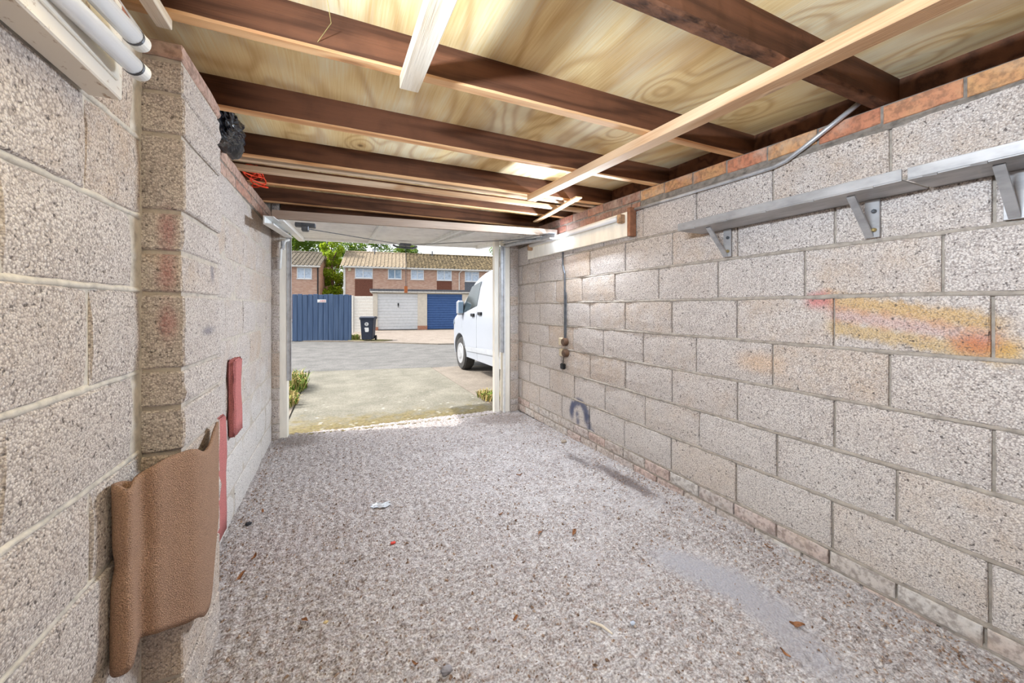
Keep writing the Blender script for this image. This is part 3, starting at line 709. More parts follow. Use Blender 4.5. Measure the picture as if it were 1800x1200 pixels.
def house(name, loc, x0, x1, label, roofmat, windows, panels, zE=4.95, zR=6.75, dep=3.6, gable=None, white_corner=False):
    h = empty(name, loc, R(-7.6), label=label, cat='house')
    bm = bmesh.new(); add_box(bm, (x0, 0, 0), (x1, 2 * dep, zE))
    add_prism(bm, [(0, zE), (2 * dep, zE), (dep, zR - .12)], 0, x0 + .02, x1 - .02)
    obj('wall', bm, M_hb, h)
    tiled_roof(x0 - (.3 if gable in ('l', 'lr') else 0), x1 + (.12 if gable in ('r', 'lr') else 0), zE, zR, dep, roofmat, h)
    obj('gutter', box((x0 - .1, -.42, zE - .10), (x1 + .1, -.30, zE + .02)), M_fasciaw, h)
    obj('soffit', box((x0, -.34, zE - .12), (x1, 0, zE - .08)), M_fasciaw, h)
    for wv in windows: window(h, *wv[0], **wv[1])
    for x0_, x1_, z0_, z1_, m_ in panels: obj('wall_panel', box((x0_, -.03, z0_), (x1_, .0, z1_)), m_, h)
    return h
H1 = house('terraced_house', (.48, 37.15, 0), 0, 5.4, 'brick terraced house with pale tiled roof behind the white garage', M_tilea,
    [((.89, 2.40, 3.94, 4.9), dict(split=.45, fan=True)), ((3.71, 4.92, 3.92, 4.86), dict(net=False))], [(.89, 2.38, 2.34, 3.82, M_tilehang)], gable='l')
obj('corner_board', box((-.06, -.06, 0), (.10, .02, 4.9)), M_fasciaw, H1)
obj('bargeboard', add_prism(bmesh.new(), [(-.35, 4.72), (3.6, 6.52), (7.5, 4.72), (7.5, 4.92), (3.6, 6.74), (-.35, 4.92)], 0, -.32, -.28), M_fasciaw, H1)
obj('alarm_box', box((.33, -.10, 4.55), (.58, 0, 4.80), .02), simple('alarm_cream', lin(214, 206, 178), .6), H1)
H2 = house('terraced_house', (.48, 37.15, 0), 5.42, 16.5, 'brick terraced house with mossy brown roof behind the blue garage door', M_tileb,
    [((5.74, 6.94, 3.91, 4.87), dict(fan=True)), ((8.15, 9.56, 3.89, 4.89), dict(fan=False)), ((10.83, 12.25, 3.83, 4.82), dict(fan=True)), ((14.2, 15.4, 3.85, 4.82), dict())],
    [(8.15, 9.56, 2.6, 3.82, M_tilehang), (10.83, 12.25, 2.6, 3.76, M_greyp)], gable='r')
obj('downpipe', tube([(10.5, -.36, 4.85), (10.28, -.08, 4.6), (10.28, -.08, 0)], .05, 8), M_fasciaw, H2)
for hx, hh in ((H1, 2.35), (H2, 7.9)): obj('vent_pipe', tube([(hx is H1 and 2.4 or 8.0, 3.2, 6.4), (hx is H1 and 2.4 or 8.0, 3.2, 7.1)], .06, 8), M_steel, hx)
H0 = house('detached_house', (-1.5, 38.05, 0), -7.5, 0, 'brick house with grey ribbed roof behind the blue fence', M_tilec,
    [((-1.82, -.63, 3.82, 4.80), dict()), ((-4.6, -3.2, 3.82, 4.80), dict())], [], gable='r', zR=6.6)
obj('downpipe', tube([(-.15, -.08, 4.9), (-.15, -.08, 0)], .055, 8), M_black, H0)

# --- trees: trunk with branches, crown of leaf blades
def leafmat(name, a, b):
    N = NT(name, .7); p = N.pos(); c = N.ramp(N.noise(p, 1.8, 4, .7), [(.35, a), (.65, b)]); N.base(c)
    tr = N.n('BsdfTranslucent'); N.put(tr.inputs['Color'], N.mix(.5, c, lin(170, 190, 40)))
    mx = N.n('MixShader'); mx.inputs[0].default_value = .45
    N.t.links.new(N.b.outputs[0], mx.inputs[1]); N.t.links.new(tr.outputs[0], mx.inputs[2]); N.t.links.new(mx.outputs[0], N.t.nodes['Material Output'].inputs['Surface'])
    return N.m
M_lb = leafmat('leaf_bright', lin(122, 150, 36), lin(176, 196, 60)); M_ld = leafmat('leaf_dark', lin(52, 84, 34), lin(104, 136, 56)); M_bark = simple('bark', lin(96, 78, 60), .95, var=.3, bump=.02)
def tree(loc, h, rad, label, leaf, n, seed, zlow=.12, lsize=.26):
    r = random.Random(seed); t = empty('tree', loc, 0, label=label, cat='tree', group=None)
    bm = bmesh.new(); add_tube(bm, [(0, 0, -.1), (.08, 0, h * .35), (-.05, .1, h * .8)], [.2, .15, .05], 8)
    for k in range(7):
        a = r.uniform(0, 6.28); z = h * r.uniform(.25, .7); add_tube(bm, [(0, 0, z), (math.cos(a) * rad * .4, math.sin(a) * rad * .4, z + h * .1), (math.cos(a) * rad * .75, math.sin(a) * rad * .75, z + h * .16)], [.08, .05, .02], 6)
    obj('trunk', bm, M_bark, t)
    cl = []
    for k in range(46):
        a = r.uniform(0, 6.28); u = r.random(); z = h * (zlow + (1 - zlow) * u); e = rad * math.sqrt(max(.05, 1 - (2 * u - 1) ** 2 * .8)) * r.random() ** .5
        cl.append((math.cos(a) * e, math.sin(a) * e, z, rad * r.uniform(.2, .42)))
    vs = []; fs = []
    for k in range(n):
        c = cl[k % len(cl)]; v = Vector((r.gauss(0, 1), r.gauss(0, 1), r.gauss(0, 1))).normalized() * c[3] * r.uniform(.6, 1.05) + Vector(c[:3])
        ax = Vector((r.gauss(0, 1), r.gauss(0, 1), r.gauss(0, .6))).normalized(); bx = ax.orthogonal().normalized(); s_ = lsize * r.uniform(.6, 1.2)
        i = len(vs); vs += [v - ax * s_ * .5, v + bx * s_ * .28, v + ax * s_ * .5, v - bx * s_ * .28]; fs.append((i, i + 1, i + 2, i + 3))
    me = bpy.data.meshes.new('foliage'); me.from_pydata([tuple(q) for q in vs], [], fs); me.materials.append(leaf)
    setp(link(bpy.data.objects.new('foliage', me), t), kind='stuff')
    return t
tree((-.55, 40.2, 0), 8.8, 1.15, 'bright yellow-green tree between the two houses', M_lb, 9000, 1)
tree((-5.4, 53, 0), 12.2, 4.2, 'dark green tree rising behind the left house', M_ld, 16000, 2, lsize=.34)
tree((4.2, 53, 0), 11.3, 4.5, 'dark green tree behind the pale roofed terraced house', M_ld, 18000, 3, lsize=.34)
tree((9.4, 62, 0), 11.8, 2.9, 'lower dark tree behind the join of the terrace roofs', M_ld, 12000, 4, lsize=.34)
tree((21.5, 50, 0), 9.6, 3.0, 'dark tree behind the right end of the terrace', M_ld, 6000, 5, lsize=.34)
tree((-1.4, 62, 0), 15, 3.2, 'tall dark tree standing behind the bright yellow-green one', M_ld, 8000, 6, lsize=.34)

# --- white van
M_van = simple('van_white', lin(150, 155, 164), .28, 0, .01, 3, spec=.5)
M_vglass = simple('van_glass', lin(40, 50, 54), .08, 0, .2, 3, spec=.6)
M_tyre = simple('tyre_rubber', lin(58, 57, 57), .85, 0, .15, 30)
M_rim = simple('wheel_silver', lin(176, 178, 182), .4, .5, .08, 20)
M_strip = simple('van_moulding', lin(150, 154, 160), .6, 0, .05, 10)
VX, VN = 3.24, 8.52    # axis x, nose y
van = empty('van', (VX, VN, 0), 0, label='white panel van parked outside beyond the right door post', cat='van')
ztop = [(0, .82), (.04, .93), (.22, 1.04), (.55, 1.13), (.95, 1.24), (1.25, 1.52), (1.55, 1.77), (1.85, 1.90), (2.3, 1.96), (4.2, 1.97), (4.85, 1.93), (4.97, 1.88)]
def zt(d): return interp(d, ztop)
def hw(d, z):
    w_ = .985 * (1 - .30 * max(0, (.75 - d) / .75) ** 2.4) * (1 - .06 * max(0, (d - 4.6) / .37) ** 2)
    if z > 1.12: w_ -= (z - 1.12) * .19 + .05 * max(0, (z - 1.6) / .3) ** 2 * (1 if z < 2 else 1)
    if z < .5: w_ -= (.5 - z) * .12
    return w_
def ring(d):
    T = zt(d); zb = .30 if d > .12 else .34; out = []
    rr_ = min(.16, (T - zb) * .35)
    for k in range(11): z = zb + (T - rr_ - zb) * k / 10; out.append((hw(d, z), z))
    w0 = out[-1][0]
    for k in range(1, 6):
        a = math.pi / 2 * k / 5; out.append((w0 - rr_ * 1.1 * (1 - math.cos(a)), T - rr_ + rr_ * math.sin(a)))
    w1 = out[-1][0]
    for k in range(1, 5): out.append((w1 * (1 - k / 4), T + .03 * (1 - (1 - k / 4) ** 2)))
    return out
st = [0, .02, .05, .1, .17, .26, .38, .52, .68, .85, 1.0, 1.15, 1.3, 1.45, 1.6, 1.75, 1.95, 2.3, 2.8, 3.4, 4.0, 4.5, 4.75, 4.9, 4.97]
bm = bmesh.new(); RG = []
for d_ in st:
    h_ = ring(d_); RG.append([bm.verts.new((-x, -d_, z)) for x, z in h_] + [bm.verts.new((x, -d_, z)) for x, z in h_[-2::-1]])
for a, b in zip(RG, RG[1:]):
    for k in range(len(a) - 1): bm.faces.new((a[k], b[k], b[k + 1], a[k + 1]))
    bm.faces.new((a[-1], b[-1], b[0], a[0]))
bm.faces.new(RG[0]); bm.faces.new(RG[-1][::-1])
body = obj('body', bm, M_van, van, smooth=True)
AXL = (.99, 3.92)
cut = obj('arch_cut', bmesh.new(), M_van); cb = bmesh.new()
for a_ in AXL:
    for s in (-1, 1): add_tube(cb, [(s * .68, -a_, .34), (s * 1.2, -a_, .34)], .40, 32)
bmesh.ops.recalc_face_normals(cb, faces=cb.faces); cb.to_mesh(cut.data); cb.free(); cut.parent = van
mo = body.modifiers.new('b', 'BOOLEAN'); mo.object = cut; mo.operation = 'DIFFERENCE'; mo.solver = 'EXACT'
bpy.context.view_layer.update()
dg = bpy.context.evaluated_depsgraph_get(); ne = bpy.data.meshes.new_from_object(body.evaluated_get(dg)); body.modifiers.clear(); body.data = ne
bpy.data.objects.remove(cut)
for p_ in body.data.polygons: p_.use_smooth = True
bmx = bmesh.new(); bmx.from_mesh(body.data)
for e in bmx.edges:
    if len(e.link_faces) == 2 and e.calc_face_angle(0) > .7: e.smooth = False
bmx.to_mesh(body.data); bmx.free()
def skin(poly, off=.006, n=9, side=-1):
    """panel on the van's side over the quad poly [(d,z) x4: bottom-front, bottom-rear, top-rear, top-front]"""
    def fn(u, v):
        d_ = (1 - v) * ((1 - u) * poly[0][0] + u * poly[1][0]) + v * ((1 - u) * poly[3][0] + u * poly[2][0])
        z_ = (1 - v) * ((1 - u) * poly[0][1] + u * poly[1][1]) + v * ((1 - u) * poly[3][1] + u * poly[2][1])
        return (side * (hw(d_, z_) + off), -d_, z_)
    return grid_bm(fn, n, n)
for s in (-1, 1):
    wd_ = obj('side_window', skin([(1.08, 1.13), (1.98, 1.29), (1.98, 1.74), (1.50, 1.66)], .007, side=s), M_vglass, van, smooth=True)
    obj('side_moulding', skin([(1.43, .42), (4.6, .56), (4.6, .68), (1.38, .50)], .012, side=s), M_strip, van, smooth=True)
    for d0, z0 in ((1.84, 1.12), (2.22, 1.15)):
        xa_, xb_ = sorted((s * (hw(d0, z0) - .01), s * (hw(d0, z0) + .03)))
        obj('door_handle', box((xa_, -d0 - .08, z0 - .028), (xb_, -d0 + .08, z0 + .028), .009), M_black, van)
    for d0, d1, za, zb_ in ((2.03, 2.03, .32, 1.80), (1.30, 1.05, .5, 1.10), (3.35, 3.35, .35, 1.8)):
        obj('door_seam', tube([(s * (hw(d0 + (d1 - d0) * t, za + (zb_ - za) * t) - .001), -(d0 + (d1 - d0) * t), za + (zb_ - za) * t) for t in np.linspace(0, 1, 14)], .005, 6), M_strip, van)
    bm = bmesh.new(); add_box(bm, (min(s * .96, s * 1.10), -1.24, 1.11), (max(s * .96, s * 1.10), -1.12, 1.40), .035); mir = obj('mirror', bm, M_van, van)
    obj('mirror_trim', box((min(s * .985, s * 1.085), -1.246, 1.15), (max(s * .985, s * 1.085), -1.238, 1.37), .003), M_glass, mir)
    obj('headlamp', skin([(.06, .80), (.62, .93), (.50, 1.03), (.05, .90)], .008, side=s), M_glass, van, smooth=True)
for a_ in AXL:
    for s in (-1, 1):
        bm = bmesh.new(); xo = s * .965; xi = s * .75
        add_tube(bm, [(xi, -a_, .33), (s * .78, -a_, .33), (s * .93, -a_, .33), (xo, -a_, .33)], [.30, .33, .33, .305], 36)
        wh = obj('wheel', bm, M_tyre, van, smooth=False)
        bm = bmesh.new(); add_tube(bm, [(s * .955, -a_, .33), (s * .972, -a_, .33), (s * .968, -a_, .33), (s * .985, -a_, .33)], [.215, .205, .13, .08], 28)
        obj('rim', bm, M_rim, wh, smooth=False)
obj('underbody', box((-.72, -4.9, .26), (.72, -.2, .5)), M_black, van)
obj('windscreen', grid_bm(lambda u, v: ((u - .5) * (1.55 - .25 * v), -(1.0 + .62 * v) - .02 * 0, 1.275 + .55 * v + .03 * (1 - (2 * u - 1) ** 2)), 9, 7), M_vglass, van, smooth=True)
obj('bumper', box((-.78, -.12, .30), (.78, .05, .62), .04), M_strip, van)

# ------------------------------------------------------------------ up-and-over door, open
door = setp(bpy.data.objects.new('door_1', None), 'white steel up-and-over garage door standing open under the roof', None, None, 'structure'); COL.objects.link(door)
Y0, Y1 = 3.28, 5.22
def dz(x, y): return 1.905 + .023 * (x + .44) + (y - Y0) / (Y1 - Y0) * .155
def dpt(x, y, o=0): return (x, y, dz(x, y) + o)
DX0, DX1 = -.43, 1.86
def dbar(x0, y0, x1, y1, wd, lo, hi):
    """bar under the door's sheet from (x0,y0) to (x1,y1)"""
    a, b = Vector((x0, y0, 0)), Vector((x1, y1, 0)); t = (b - a).normalized(); nn = Vector((-t.y, t.x, 0)) * wd / 2
    bm = bmesh.new(); V = []
    for q in (a - nn, a + nn, b + nn, b - nn): V.append((bm.verts.new(dpt(q.x, q.y, lo)), bm.verts.new(dpt(q.x, q.y, hi))))
    bm.faces.new([v[0] for v in V]); bm.faces.new([v[1] for v in V][::-1])
    for i in range(4): bm.faces.new((V[i][0], V[i][1], V[(i + 1) % 4][1], V[(i + 1) % 4][0]))
    return bm
# sheet with shallow ribs running along the door's width
bm = bmesh.new(); nrib = 16; L = []
for i in range(nrib):
    for f_, h_ in ((0, .016), (.10, 0), (.90, 0), (1.0, .016)):
        y = Y0 + (Y1 - Y0) * (i + f_) / nrib; L.append([bm.verts.new(dpt(x, y, .045 - h_)) for x in np.linspace(DX0, DX1, 5)])
for a, b in zip(L, L[1:]):
    for k in range(4): bm.faces.new((a[k], a[k + 1], b[k + 1], b[k]))
sh = obj('door_sheet', bm, M_doorw, door)
so = sh.modifiers.new('s', 'SOLIDIFY'); so.thickness = .004; so.offset = 1
M_lip = wood('door_lip', lin(190, 174, 160), lin(154, 136, 122), 'x', rings=2, knots=0)
obj('top_rail', dbar(DX0 - .01, Y0 - .01, 1.96, Y0 - .03, .05, .0, .062), M_lip, door, label='pale top rail of the open door')
obj('frame_rail', dbar(DX0, Y1 - .03, DX1, Y1 - .03, .06, .0, .05), M_doorw, door)
for x in (DX0 + .03, DX1 - .03): obj('frame_rail', dbar(x, Y0, x, Y1, .06, -.012, .05), M_doorw, door)
for x0, x1 in ((.33, .36), (1.02, 1.10)): obj('rib', dbar(x0, Y0 + .03, x1, Y1 - .05, .035, .006, .036), M_white, door)
obj('rib', dbar(1.18, Y0 + .03, 1.14, Y1 - .05, .022, .012, .036), M_white, door)
bm = bmesh.new(); add_box(bm, (-.30, 3.30, 1.87), (-.16, 3.36, 1.90), .004); add_box(bm, (-.255, 3.28, 1.835), (-.205, 3.34, 1.875), .006); obj('latch', bm, M_steel, door)
hz = dz(.77, 4.95)
bm = bmesh.new(); add_box(bm, (.70, 4.90, hz - .035), (.84, 5.0, hz - .005), .005); add_tube(bm, [(.62, 4.95, hz - .03), (.68, 4.95, hz - .055), (.86, 4.95, hz - .055), (.92, 4.95, hz - .03)], .012, 8); obj('handle', bm, M_steel, door)
for a in ((-.22, 3.33, 1.86), (1.83, 3.4, dz(1.83, 3.4) - .02)): obj('cable', tube([a, (.77, 4.93, hz - .025)], .004, 6), M_steel, door)
obj('pull_cord', tube([(.775, 4.93, hz - .03), (.776, 4.93, 1.52)], .0035, 6), M_steel, door)
tagm = simple('cord_tag_wood', lin(178, 104, 60), .7)
obj('pull_tag', box((.757, 4.915, 1.44), (.795, 4.945, 1.525), .004), tagm, door, label='orange-brown wooden pull tag on the door cord')
# tracks: upright channel on each post, short arm pointing into the garage
def channel(bm, a, b, wd, dp, th=.004):
    pass
for s, x, y, zt_, xa in ((-1, -.432, 4.262, 1.96, -.432), (1, 1.775, 4.20, 1.985, 1.80)):
    bm = bmesh.new()
    add_box(bm, (x - .012, y - .035, .55 if s < 0 else .72), (x + .012, y + .03, zt_), .002)
    add_box(bm, (x - .02, y - .04, .55 if s < 0 else .72), (x - .014, y - .01, zt_)); add_box(bm, (x + .014, y - .04, .55 if s < 0 else .72), (x + .020, y - .01, zt_))
    obj('track', bm, M_alu, door)
    bm = bmesh.new()
    z0_, z1_ = (1.825, 1.935) if s < 0 else (1.895, 1.985)
    def ab(x0, x1, o0, o1):
        V = [bm.verts.new(p) for p in ((x0, 3.04, z0_ + o0), (x1, 3.04, z0_ + o0), (x1, 3.04, z0_ + o1), (x0, 3.04, z0_ + o1), (x0, y, z1_ + o0), (x1, y, z1_ + o0), (x1, y, z1_ + o1), (x0, y, z1_ + o1))]
        for q in ((0, 1, 2, 3), (7, 6, 5, 4), (0, 4, 5, 1), (1, 5, 6, 2), (2, 6, 7, 3), (3, 7, 4, 0)): bm.faces.new([V[i] for i in q])
    ab(xa - .03, xa + .03, -.008, .0); ab(xa + .026 * s - .004, xa + .026 * s + .004, 0, .045); ab(xa - .03, xa + .03, .045, .05)
    obj('track_arm', bm, M_white if s < 0 else M_alu, door)
# right frame member (white painted steel) that the right track is fixed to
obj('frame_post', box((1.70, 4.235, -.01), (1.765, 4.30, 2.15), .004), M_cream, door)
obj('frame_post', box((1.79, 4.17, .0), (1.815, 4.20, 1.98), .003), M_white, door)
obj('counterbalance_arm', tube([(-.50, 4.17, 1.62), (-.49, 4.16, 1.80), (-.455, 4.15, 1.88), (-.43, 4.2, 1.9)], .012, 8), M_white, door)
sp = [(-.475 + .016 * math.cos(k * .9), 4.15 + .016 * math.sin(k * .9), 1.80 + .0016 * k) for k in range(50)]
obj('spring', tube(sp, .004, 5), M_alu, door)
obj('sill', add_prism(bmesh.new(), [(-.43, 4.262), (1.77, 4.15), (1.77, 4.20), (-.43, 4.31)], 2, -.05, .001), M_drive, door)

# ------------------------------------------------------------------ things in the garage
# lamps
M_lamp = simple('lamp_enamel', lin(232, 226, 214), .5, 0, .05, 6, stretch=(1, .5, 1))
def rusty():
    N = NT('lamp_enamel_speckled', .5); p = N.pos(); c = N.mix(N.smooth(N.noise(N.sc(p, (1, .6, 1)), 55, 3, .6), .60, .70, 0, .7), lin(230, 222, 210), lin(150, 112, 76)); N.base(c); return N.m
M_lampr = rusty()
M_tubeg = simple('tube_glass', lin(232, 232, 234), .22, 0, .02, 4, spec=.6)
la = empty('fluorescent_lamp', (-.5, .8, 1.71), 0, label='twin tube fluorescent lamp on the near left wall, tubes loose at one end', cat='lamp')
def wbox(a, b, bev=0): return box(tuple(a[i] - (-.5, .8, 1.71)[i] for i in range(3)), tuple(b[i] - (-.5, .8, 1.71)[i] for i in range(3)), bev)
def wpt(p): return tuple(p[i] - (-.5, .8, 1.71)[i] for i in range(3))
obj('housing', wbox((-.498, .42, 1.714), (-.441, 1.142, 1.93), .003), M_lampr, la)
obj('cover', wbox((-.443, .44, 1.745), (-.436, 1.115, 1.80), .002), M_lamp, la)
for z in (1.770, 1.834):
    t_ = obj('tube', tube([wpt((-.474, .50, z + .012)), wpt((-.400, 1.090, z))], .0185, 20), M_tubeg, la, smooth=False)
    for p_ in t_.data.polygons: p_.use_smooth = len(p_.vertices) == 4
    obj('end_cap', tube([wpt((-.4005, 1.086, z)), wpt((-.3975, 1.108, z)), wpt((-.3965, 1.116, z))], [.0192, .0192, .014], 20), M_white, t_)
    obj('cap_ring', tube([wpt((-.4012, 1.080, z)), wpt((-.4005, 1.086, z))], .0194, 20), M_steel, t_)
    obj('pin', tube([wpt((-.396, 1.116, z)), wpt((-.395, 1.124, z))], .004, 6), M_cream, t_)

def fill_light(name, loc, length, width, power, rot, parent):
    l = bpy.data.lights.new(name, 'AREA'); l.shape = 'RECTANGLE'; l.size = width; l.size_y = length; l.energy = power; l.color = (.87, 1, 1.15)
    o = bpy.data.objects.new(name, l); COL.objects.link(o); o.location = loc; o.rotation_euler = rot; return o
fill_light('left_fill', (-.372, .40, 1.80), .66, .06, FILL_A, (0, R(-101), 0), la)  # fill added beside the unlit left tubes to brighten the interior
lb = empty('fluorescent_lamp', (1.985, 3.0, 1.80), 0, label='single tube fluorescent batten on a white board along the right wall', cat='lamp')
def q_(p): return (p[0] - 1.985, p[1] - 3.0, p[2] - 1.80)
bm = bmesh.new(); V = [bm.verts.new(q_(p)) for p in ((1.955, 2.20, 1.785), (1.955, 3.86, 1.80), (1.955, 3.86, 1.965), (1.955, 2.20, 1.965), (1.988, 2.20, 1.785), (1.988, 3.86, 1.80), (1.988, 3.86, 1.965), (1.988, 2.20, 1.965))]
for f_ in ((0, 1, 2, 3), (7, 6, 5, 4), (0, 4, 5, 1), (1, 5, 6, 2), (2, 6, 7, 3), (3, 7, 4, 0)): bm.faces.new([V[i] for i in f_])
obj('mounting_board', bm, M_cream, lb)
obj('end_block', box(q_((1.93, 2.165, 1.775)), q_((1.988, 2.199, 1.985)), .003), simple('rust_brown_timber', lin(140, 96, 72), .85, 0, .25, 20), lb)
obj('tube', tube([q_((1.925, 2.30, 1.925)), q_((1.925, 3.75, 1.935))], .019, 16), M_tubeg, lb, smooth=True)
for y in (2.265, 3.755):
    obj('lamp_holder', box(q_((1.905, y - .02, 1.885)), q_((1.957, y + .02, 1.95)), .006), simple('holder_brown', lin(168, 134, 104), .6, 0, .3, 40), lb)
obj('lamp_spine', box(q_((1.935, 2.3, 1.915)), q_((1.957, 3.75, 1.96)), .003), M_lamp, lb)

fill_light('right_fill', (1.880, 2.70, 1.91), .9, .04, FILL_B, (0, R(64), 0), lb)  # fill added in front of the right tube to brighten the interior
# steel conduit pipe
ob = obj('conduit_pipe', tube([(1.975, 2.17, 1.972), (1.975, 1.8, 1.962), (1.975, 1.4, 1.953), (1.975, 1.19, 1.952), (1.974, 1.13, 1.962), (1.972, 1.05, 1.997), (1.97, .829, 2.108)], .0105, 12), M_alu, smooth=True)
setp(ob, 'grey steel conduit pipe along the right wall top with upward bend', 'pipe')
# upright cable with switch boxes and a hanging plug
ob = obj('wall_cable', bmesh.new(), M_steel); bm = bmesh.new()
add_tube(bm, [(1.978, 3.155, 1.79), (1.978, 3.155, 1.66), (1.978, 3.12, 1.58), (1.978, 3.12, .90)], .009, 8); add_tube(bm, [(1.979, 3.095, 1.40), (1.979, 3.10, .95)], .005, 6); bm.to_mesh(ob.data); bm.free()
setp(ob, 'dark upright cable conduit clipped to the right wall below the lamp', 'cable')
M_bake = simple('switch_cream', lin(206, 190, 160), .5, 0, .08, 30); M_bakeb = simple('switch_brown', lin(92, 68, 52), .5, 0, .2, 30)
for zc, yl, lab in ((.925, 3.135, 'upper cream and brown switch box on the right wall cable'), (.82, 3.125, 'lower round brown socket under the switch box')):
    s_ = empty('switch_box', (1.985, yl, zc), 0, label=lab, cat='switch')
    obj('case', box((-.035, -.005, -.035), (0, .055, .035), .005), M_bake, s_)
    obj('cover', tube([(0, -.035, 0), (-.035, -.035, 0), (-.045, -.035, 0)], [.038, .038, .028], 16), M_bakeb, s_)
pg = empty('plug', (1.972, 3.14, .66), 0, label='black plug hanging on a short lead below the sockets', cat='plug')
obj('plug_body', box((-.02, -.028, 0), (.015, .028, .055), .008), M_black, pg)
obj('lead', tube([(0, 0, .05), (0, -.005, .09), (.002, -.012, .14)], .004, 6), M_black, pg)

# steel angle shelves
def shelf(y0, y1, label, brackets, xf=1.776):
    s_ = empty('angle_shelf', (1.985, (y0 + y1) / 2, 1.69), 0, label=label, cat='shelf'); ym = (y0 + y1) / 2
    bm = bmesh.new()
    add_box(bm, (xf - 1.985, y0 - ym, 0), (.0, y1 - ym, .005)); add_box(bm, (xf - 1.985, y0 - ym, .003), (xf - 1.985 + .006, y1 - ym, .042), .001)
    add_box(bm, (-.005, y0 - ym, 0), (0, y1 - ym, .03))
    for k in range(5):
        yy = y0 + (y1 - y0) * (k + .5) / 5 - ym; add_tube(bm, [(xf - 1.985 - .001, yy - .02, .0), (xf - 1.985 - .001, yy + .015, .001)], [.005, .003], 6)
    obj('shelf_plate', bm, M_shelf, s_)
    for yb, wdt in brackets:
        b_ = obj('bracket', box((-.012, yb - ym - wdt, -.155), (-.002, yb - ym + wdt, -.001), .001), M_shelf, s_)
        bm = bmesh.new(); a0 = Vector((xf - 1.985 + .055, yb - ym + wdt * .6, -.002)); a1 = Vector((-.012, yb - ym + wdt * .6, -.150))
        t = (a1 - a0).normalized(); nn = Vector((-t.z, 0, t.x)) * .004; V = []
        for q in (a0 - nn, a0 + nn, a1 + nn, a1 - nn): V.append((bm.verts.new(q + Vector((0, -.020, 0))), bm.verts.new(q + Vector((0, .006, 0)))))
        bm.faces.new([v[0] for v in V]); bm.faces.new([v[1] for v in V][::-1])
        for i in range(4): bm.faces.new((V[i][0], V[i][1], V[(i + 1) % 4][1], V[(i + 1) % 4][0]))
        obj('brace', bm, M_shelf, b_)
        for zz_, mt in ((-.05, M_steel), (-.125, M_steel)):
            obj('bolt', tube([(-.012, yb - ym - wdt * .35, zz_), (-.020, yb - ym - wdt * .35, zz_), (-.024, yb - ym - wdt * .35, zz_)], [.0085, .0085, .005], 8), simple('brass_bolt', lin(176, 154, 104), .4, .6) if zz_ < -.1 else mt, b_)
    return s_
shelf(.642, 1.60, 'longer grey steel angle shelf on two brackets, right wall', [(1.438, .022), (.803, .024)])
shelf(.10, .630, 'nearer grey steel angle shelf cut off by the right frame edge', [(.425, .042)], xf=1.784)

# loose timbers
def batten(name, a, b, wd, th, mat, label, roll=0, follow=True):
    """a,b = (x,y) ends; the timber is fixed under the rafters"""
    a_ = Vector((a[0], a[1], a[2])); b_ = Vector((b[0], b[1], b[2])); d_ = (b_ - a_); L_ = d_.length
    M = Matrix.Translation((a_ + b_) / 2) @ d_.to_track_quat('Y', 'Z').to_matrix().to_4x4()
    o = obj(name, box((-wd / 2, -L_ / 2, 0), (wd / 2, L_ / 2, th), .002), mat); o.matrix_world = M
    return setp(o, label, 'timber')
batten('timber_batten', (1.348, 2.60, rb(2.6) - .047), (1.405, -.45, rb(-.45) - .047), .075, .046, M_batten, 'long pale batten fixed across the undersides of the rafters at the right')
batten('timber_batten', (.233, 1.412, rb(1.4) - .046), (.262, -.45, rb(-.45) - .046), .066, .045, M_battenw, 'short whitish batten under the rafters at top centre')
batten('timber_batten', (-.455, 1.412, rb(1.4) - .030), (-.452, -.2, rb(-.2) - .030), .036, .03, M_battenw, 'pale batten end above the left fluorescent lamp')
ob = batten('timber_lath', (1.79, 3.36, rb(3.4) - .034), (1.66, 2.42, rb(2.4) - .026), .055, .012, M_batten, 'thin broken lath angled under the far rafters beside the right wall')
for y_, wd_, th_, lab in ((2.70, .035, .03, 'nearer of two long pale strips lying across behind the fourth rafter'), (2.86, .05, .03, 'farther of two long pale strips lying across behind the fourth rafter')):
    o = obj('timber_strip', box((-1.34, -wd_ / 2, 0), (1.32, wd_ / 2, th_), .002), M_battenx); o.location = (.74, y_, rb(y_) + .001 if wd_ < .04 else rb(y_) - .012); setp(o, lab, 'timber')

# black plastic bag on the wall top
r_ = random.Random(12)
bm = bmesh.new(); bmesh.ops.create_icosphere(bm, subdivisions=5, radius=1)
from mathutils import noise as mn
for v in bm.verts:
    c = v.co.copy(); q = Vector((c.x * 1.5, c.y * 4, c.z * 1.5))
    k = 1 + .35 * (abs(mn.noise(q * 1.1)) - .2) + .26 * (abs(mn.noise(q * 2.0 + Vector((3, 1, 2)))) - .15) + .04 * mn.noise(q * 6)
    v.co = Vector((c.x * .075 * k, c.y * .24 * k, c.z * .078 * k + .02 * math.sin(5 * c.y)))
o = obj('plastic_bag', bm, simple('black_polythene', lin(20, 22, 30), .3, 0, .2, 20, spec=.6), smooth=False); o.location = (-.515, 2.26, 2.128); o.rotation_euler = (R(-4), 0, 0)
setp(o, 'crumpled black plastic bag stuffed on top of the left wall', 'bag')
# red cord tangle
bm = bmesh.new()
for k in range(6):
    a = r_.uniform(0, 6); pts = []
    for t in np.linspace(0, 1, 26):
        pts.append((.045 * math.sin(a + 6.3 * t * (1 + .3 * k)) + .02 * t, .16 * math.cos(a * 2 + 4.4 * t + k) , .035 * math.sin(2.3 * a + 7 * t) + .01))
    add_tube(bm, pts, .0042, 5)
o = obj('cord_tangle', bm, simple('cord_orange', lin(232, 78, 48), .6, 0, .05)); o.location = (-.52, 3.07, 2.135); setp(o, 'tangle of orange-red cord on top of the far left wall', 'cord')
